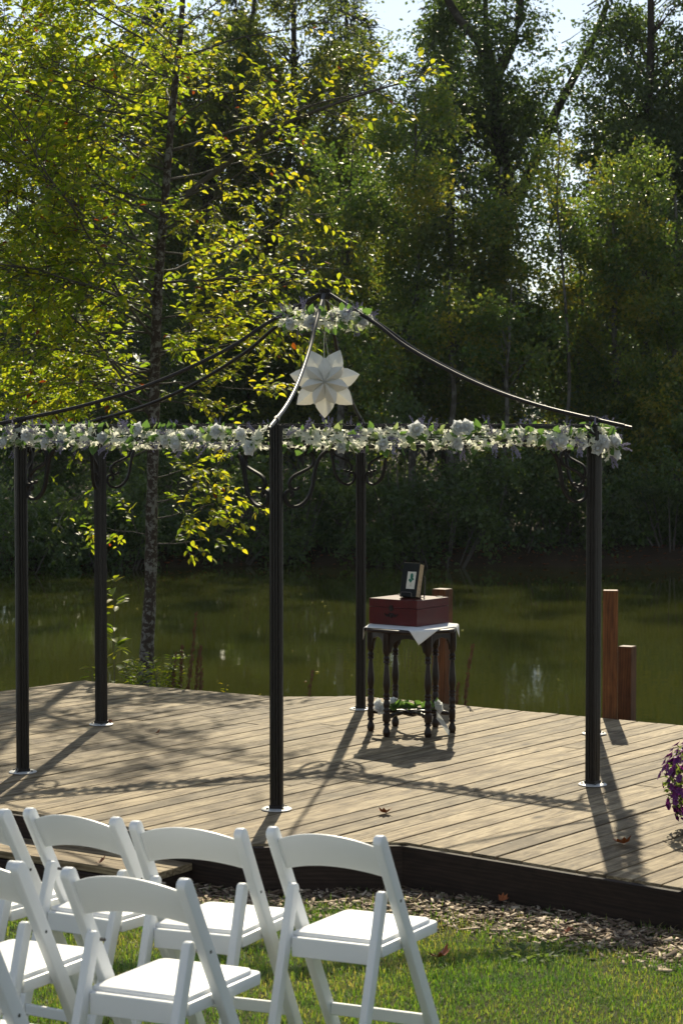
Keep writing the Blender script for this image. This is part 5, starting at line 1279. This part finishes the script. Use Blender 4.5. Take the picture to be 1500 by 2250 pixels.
for i, ((px_, d, h), wh) in enumerate(zip(bush_px, where)):
    q = np.random.default_rng(300 + i); d = d + q.uniform(-1.3, .1) - (.8 if px_ > 600 else 0); h = h * q.uniform(.65, 1.45); X = fx_(px_ + q.uniform(-25, 25), d); zb = float(ground_h(X, d)) - .1
    root = empty('bramble_bush', (X, d, zb), 0, 'dark bramble bush on the far bank ' + wh, 'bush', 'bushes on the far bank')
    nc = 15; C = np.stack([q.uniform(-.85, .85, nc), q.uniform(-.2, 1.2, nc), q.uniform(.12, h - .3, nc)], 1)
    C[:, 2] = np.minimum(C[:, 2], (h - .3) * (1 - .5 * (C[:, 0] / .95) ** 2)); rad = q.uniform(.32, .58, nc)
    P, D, N, L, Wl, Tn = crown_leaves(q, C, rad, np.full(nc, 300), .085)
    keep = P[:, 2] > .02
    link(bpy.data.objects.new('foliage', leaf_cloud('foliage', P[keep], D[keep], N[keep], L[keep], Wl[keep], Tn[keep], 'leaf_dark')), root)
    st_ = MB()
    for c in C: st_.tube([(c[0] * .3, c[1] * .5, 0), (c[0] * .7, c[1] * .8, c[2] * .6), tuple(c)], [.016, .011, .004], 4)
    st_.build('stems', 'twig', root, fix=False)

# far wood behind everything: one mass of crowns and stems
q = np.random.default_rng(77); nc = 620
C = np.stack([q.uniform(-24, 24, nc), q.uniform(68, 84, nc), q.random(nc) ** .9], 1); rad = q.uniform(.9, 1.7, nc)
top = 10.5 + 1.6 * ghash(C[:, 0] * .5, C[:, 0] * .2) - 5.6 * np.exp(-((C[:, 0] - 7.6) / 1.3) ** 2) - 2.0 * np.exp(-((C[:, 0] - 3.0) / 1.6) ** 2)
C[:, 2] = 1.0 + C[:, 2] * (top - 1.0)
P, D, N, L, Wl, Tn = crown_leaves(q, C, rad, np.full(nc, 230), .19)
fw_ = link(bpy.data.objects.new('far_wood', leaf_cloud('far_wood', P, D, N, L, Wl, Tn, 'leaf_mid'))); tag(fw_, 'far-off wood closing the view between the trunks', 'wood', kind='stuff')
st_ = MB()
for c in C[:160]: st_.tube([(c[0], c[1], 0), (c[0], c[1], c[2])], [.12, .05], 5)
o = st_.build('far_trunks', 'dark_bark', fw_, fix=False); o['kind'] = 'stuff'
# ground cover under the far trees
nc = 260; C = np.stack([q.uniform(-11, 12, nc), q.uniform(38.2, 62, nc), np.zeros(nc)], 1); C[:, 2] = ground_h(C[:, 0], C[:, 1]) + q.uniform(.1, .7, nc)
P, D, N, L, Wl, Tn = crown_leaves(q, C, q.uniform(.4, .8, nc), np.full(nc, 150), .10)
tag(link(bpy.data.objects.new('undergrowth', leaf_cloud('undergrowth', P, D, N, L, Wl, Tn, 'leaf_dark'))), 'low green undergrowth beneath the far trees', 'undergrowth', kind='stuff')
# leaf litter on the far bank at the waterline
n = 1800; lx = q.uniform(-9, 9, n); ly = far_shore(lx) + q.normal(.55, .45, n); lz = ground_h(lx, ly) + .015; ok = lz > WATER_Z + .02
lx, ly, lz = lx[ok], ly[ok], lz[ok]; n = len(lx)
P = np.stack([lx, ly, lz], 1); an = q.uniform(0, 6.28, n); D = np.stack([np.cos(an), np.sin(an), q.uniform(-.1, .3, n)], 1)
tag(link(bpy.data.objects.new('leaf_litter', leaf_cloud('leaf_litter', P, D, np.tile([0, 0, 1.0], (n, 1)) + q.normal(0, .3, (n, 3)), q.uniform(.05, .10, n), q.uniform(.03, .06, n), q.uniform(.965, 1.0, n), 'leaf_near'))), 'rusty fallen leaves along the far waterline', 'leaf litter', kind='stuff')


# floating leaves and seeds on the pond
n = 46; lx = q.uniform(-4.5, 5.5, n); ly = q.uniform(17.5, 33, n); P = np.stack([lx, ly, np.full(n, WATER_Z + .006)], 1); an = q.uniform(0, 6.28, n)
tag(link(bpy.data.objects.new('floating_leaves', leaf_cloud('floating_leaves', P, np.stack([np.cos(an), np.sin(an), np.zeros(n)], 1), np.tile([0, 0, 1.0], (n, 1)), q.uniform(.02, .05, n), q.uniform(.012, .03, n), q.uniform(.7, 1.0, n), 'leaf_near'))), 'scattered leaves floating on the pond', 'leaves', kind='stuff')

# ------------------------------------------------------------------ air
hz = MB().box(0, 150, 10.9, 860, 930, 26.6).build('haze', None, None)
hm = bpy.data.materials.new('haze_air'); hm.use_nodes = True; hn = hm.node_tree.nodes; hl = hm.node_tree.links
hn.remove(hn['Principled BSDF']); pv = hn.new('ShaderNodeVolumePrincipled')
pv.inputs['Color'].default_value = (0.86, 0.93, 1.0, 1); pv.inputs['Density'].default_value = 0.00016; pv.inputs['Anisotropy'].default_value = 0.2
hl.new(pv.outputs[0], hn['Material Output'].inputs['Volume']); hz.data.materials.append(hm)
tag(hz, 'thin pale air between the deck and the far wood', None, kind='stuff')
cy.volume_bounces = 0
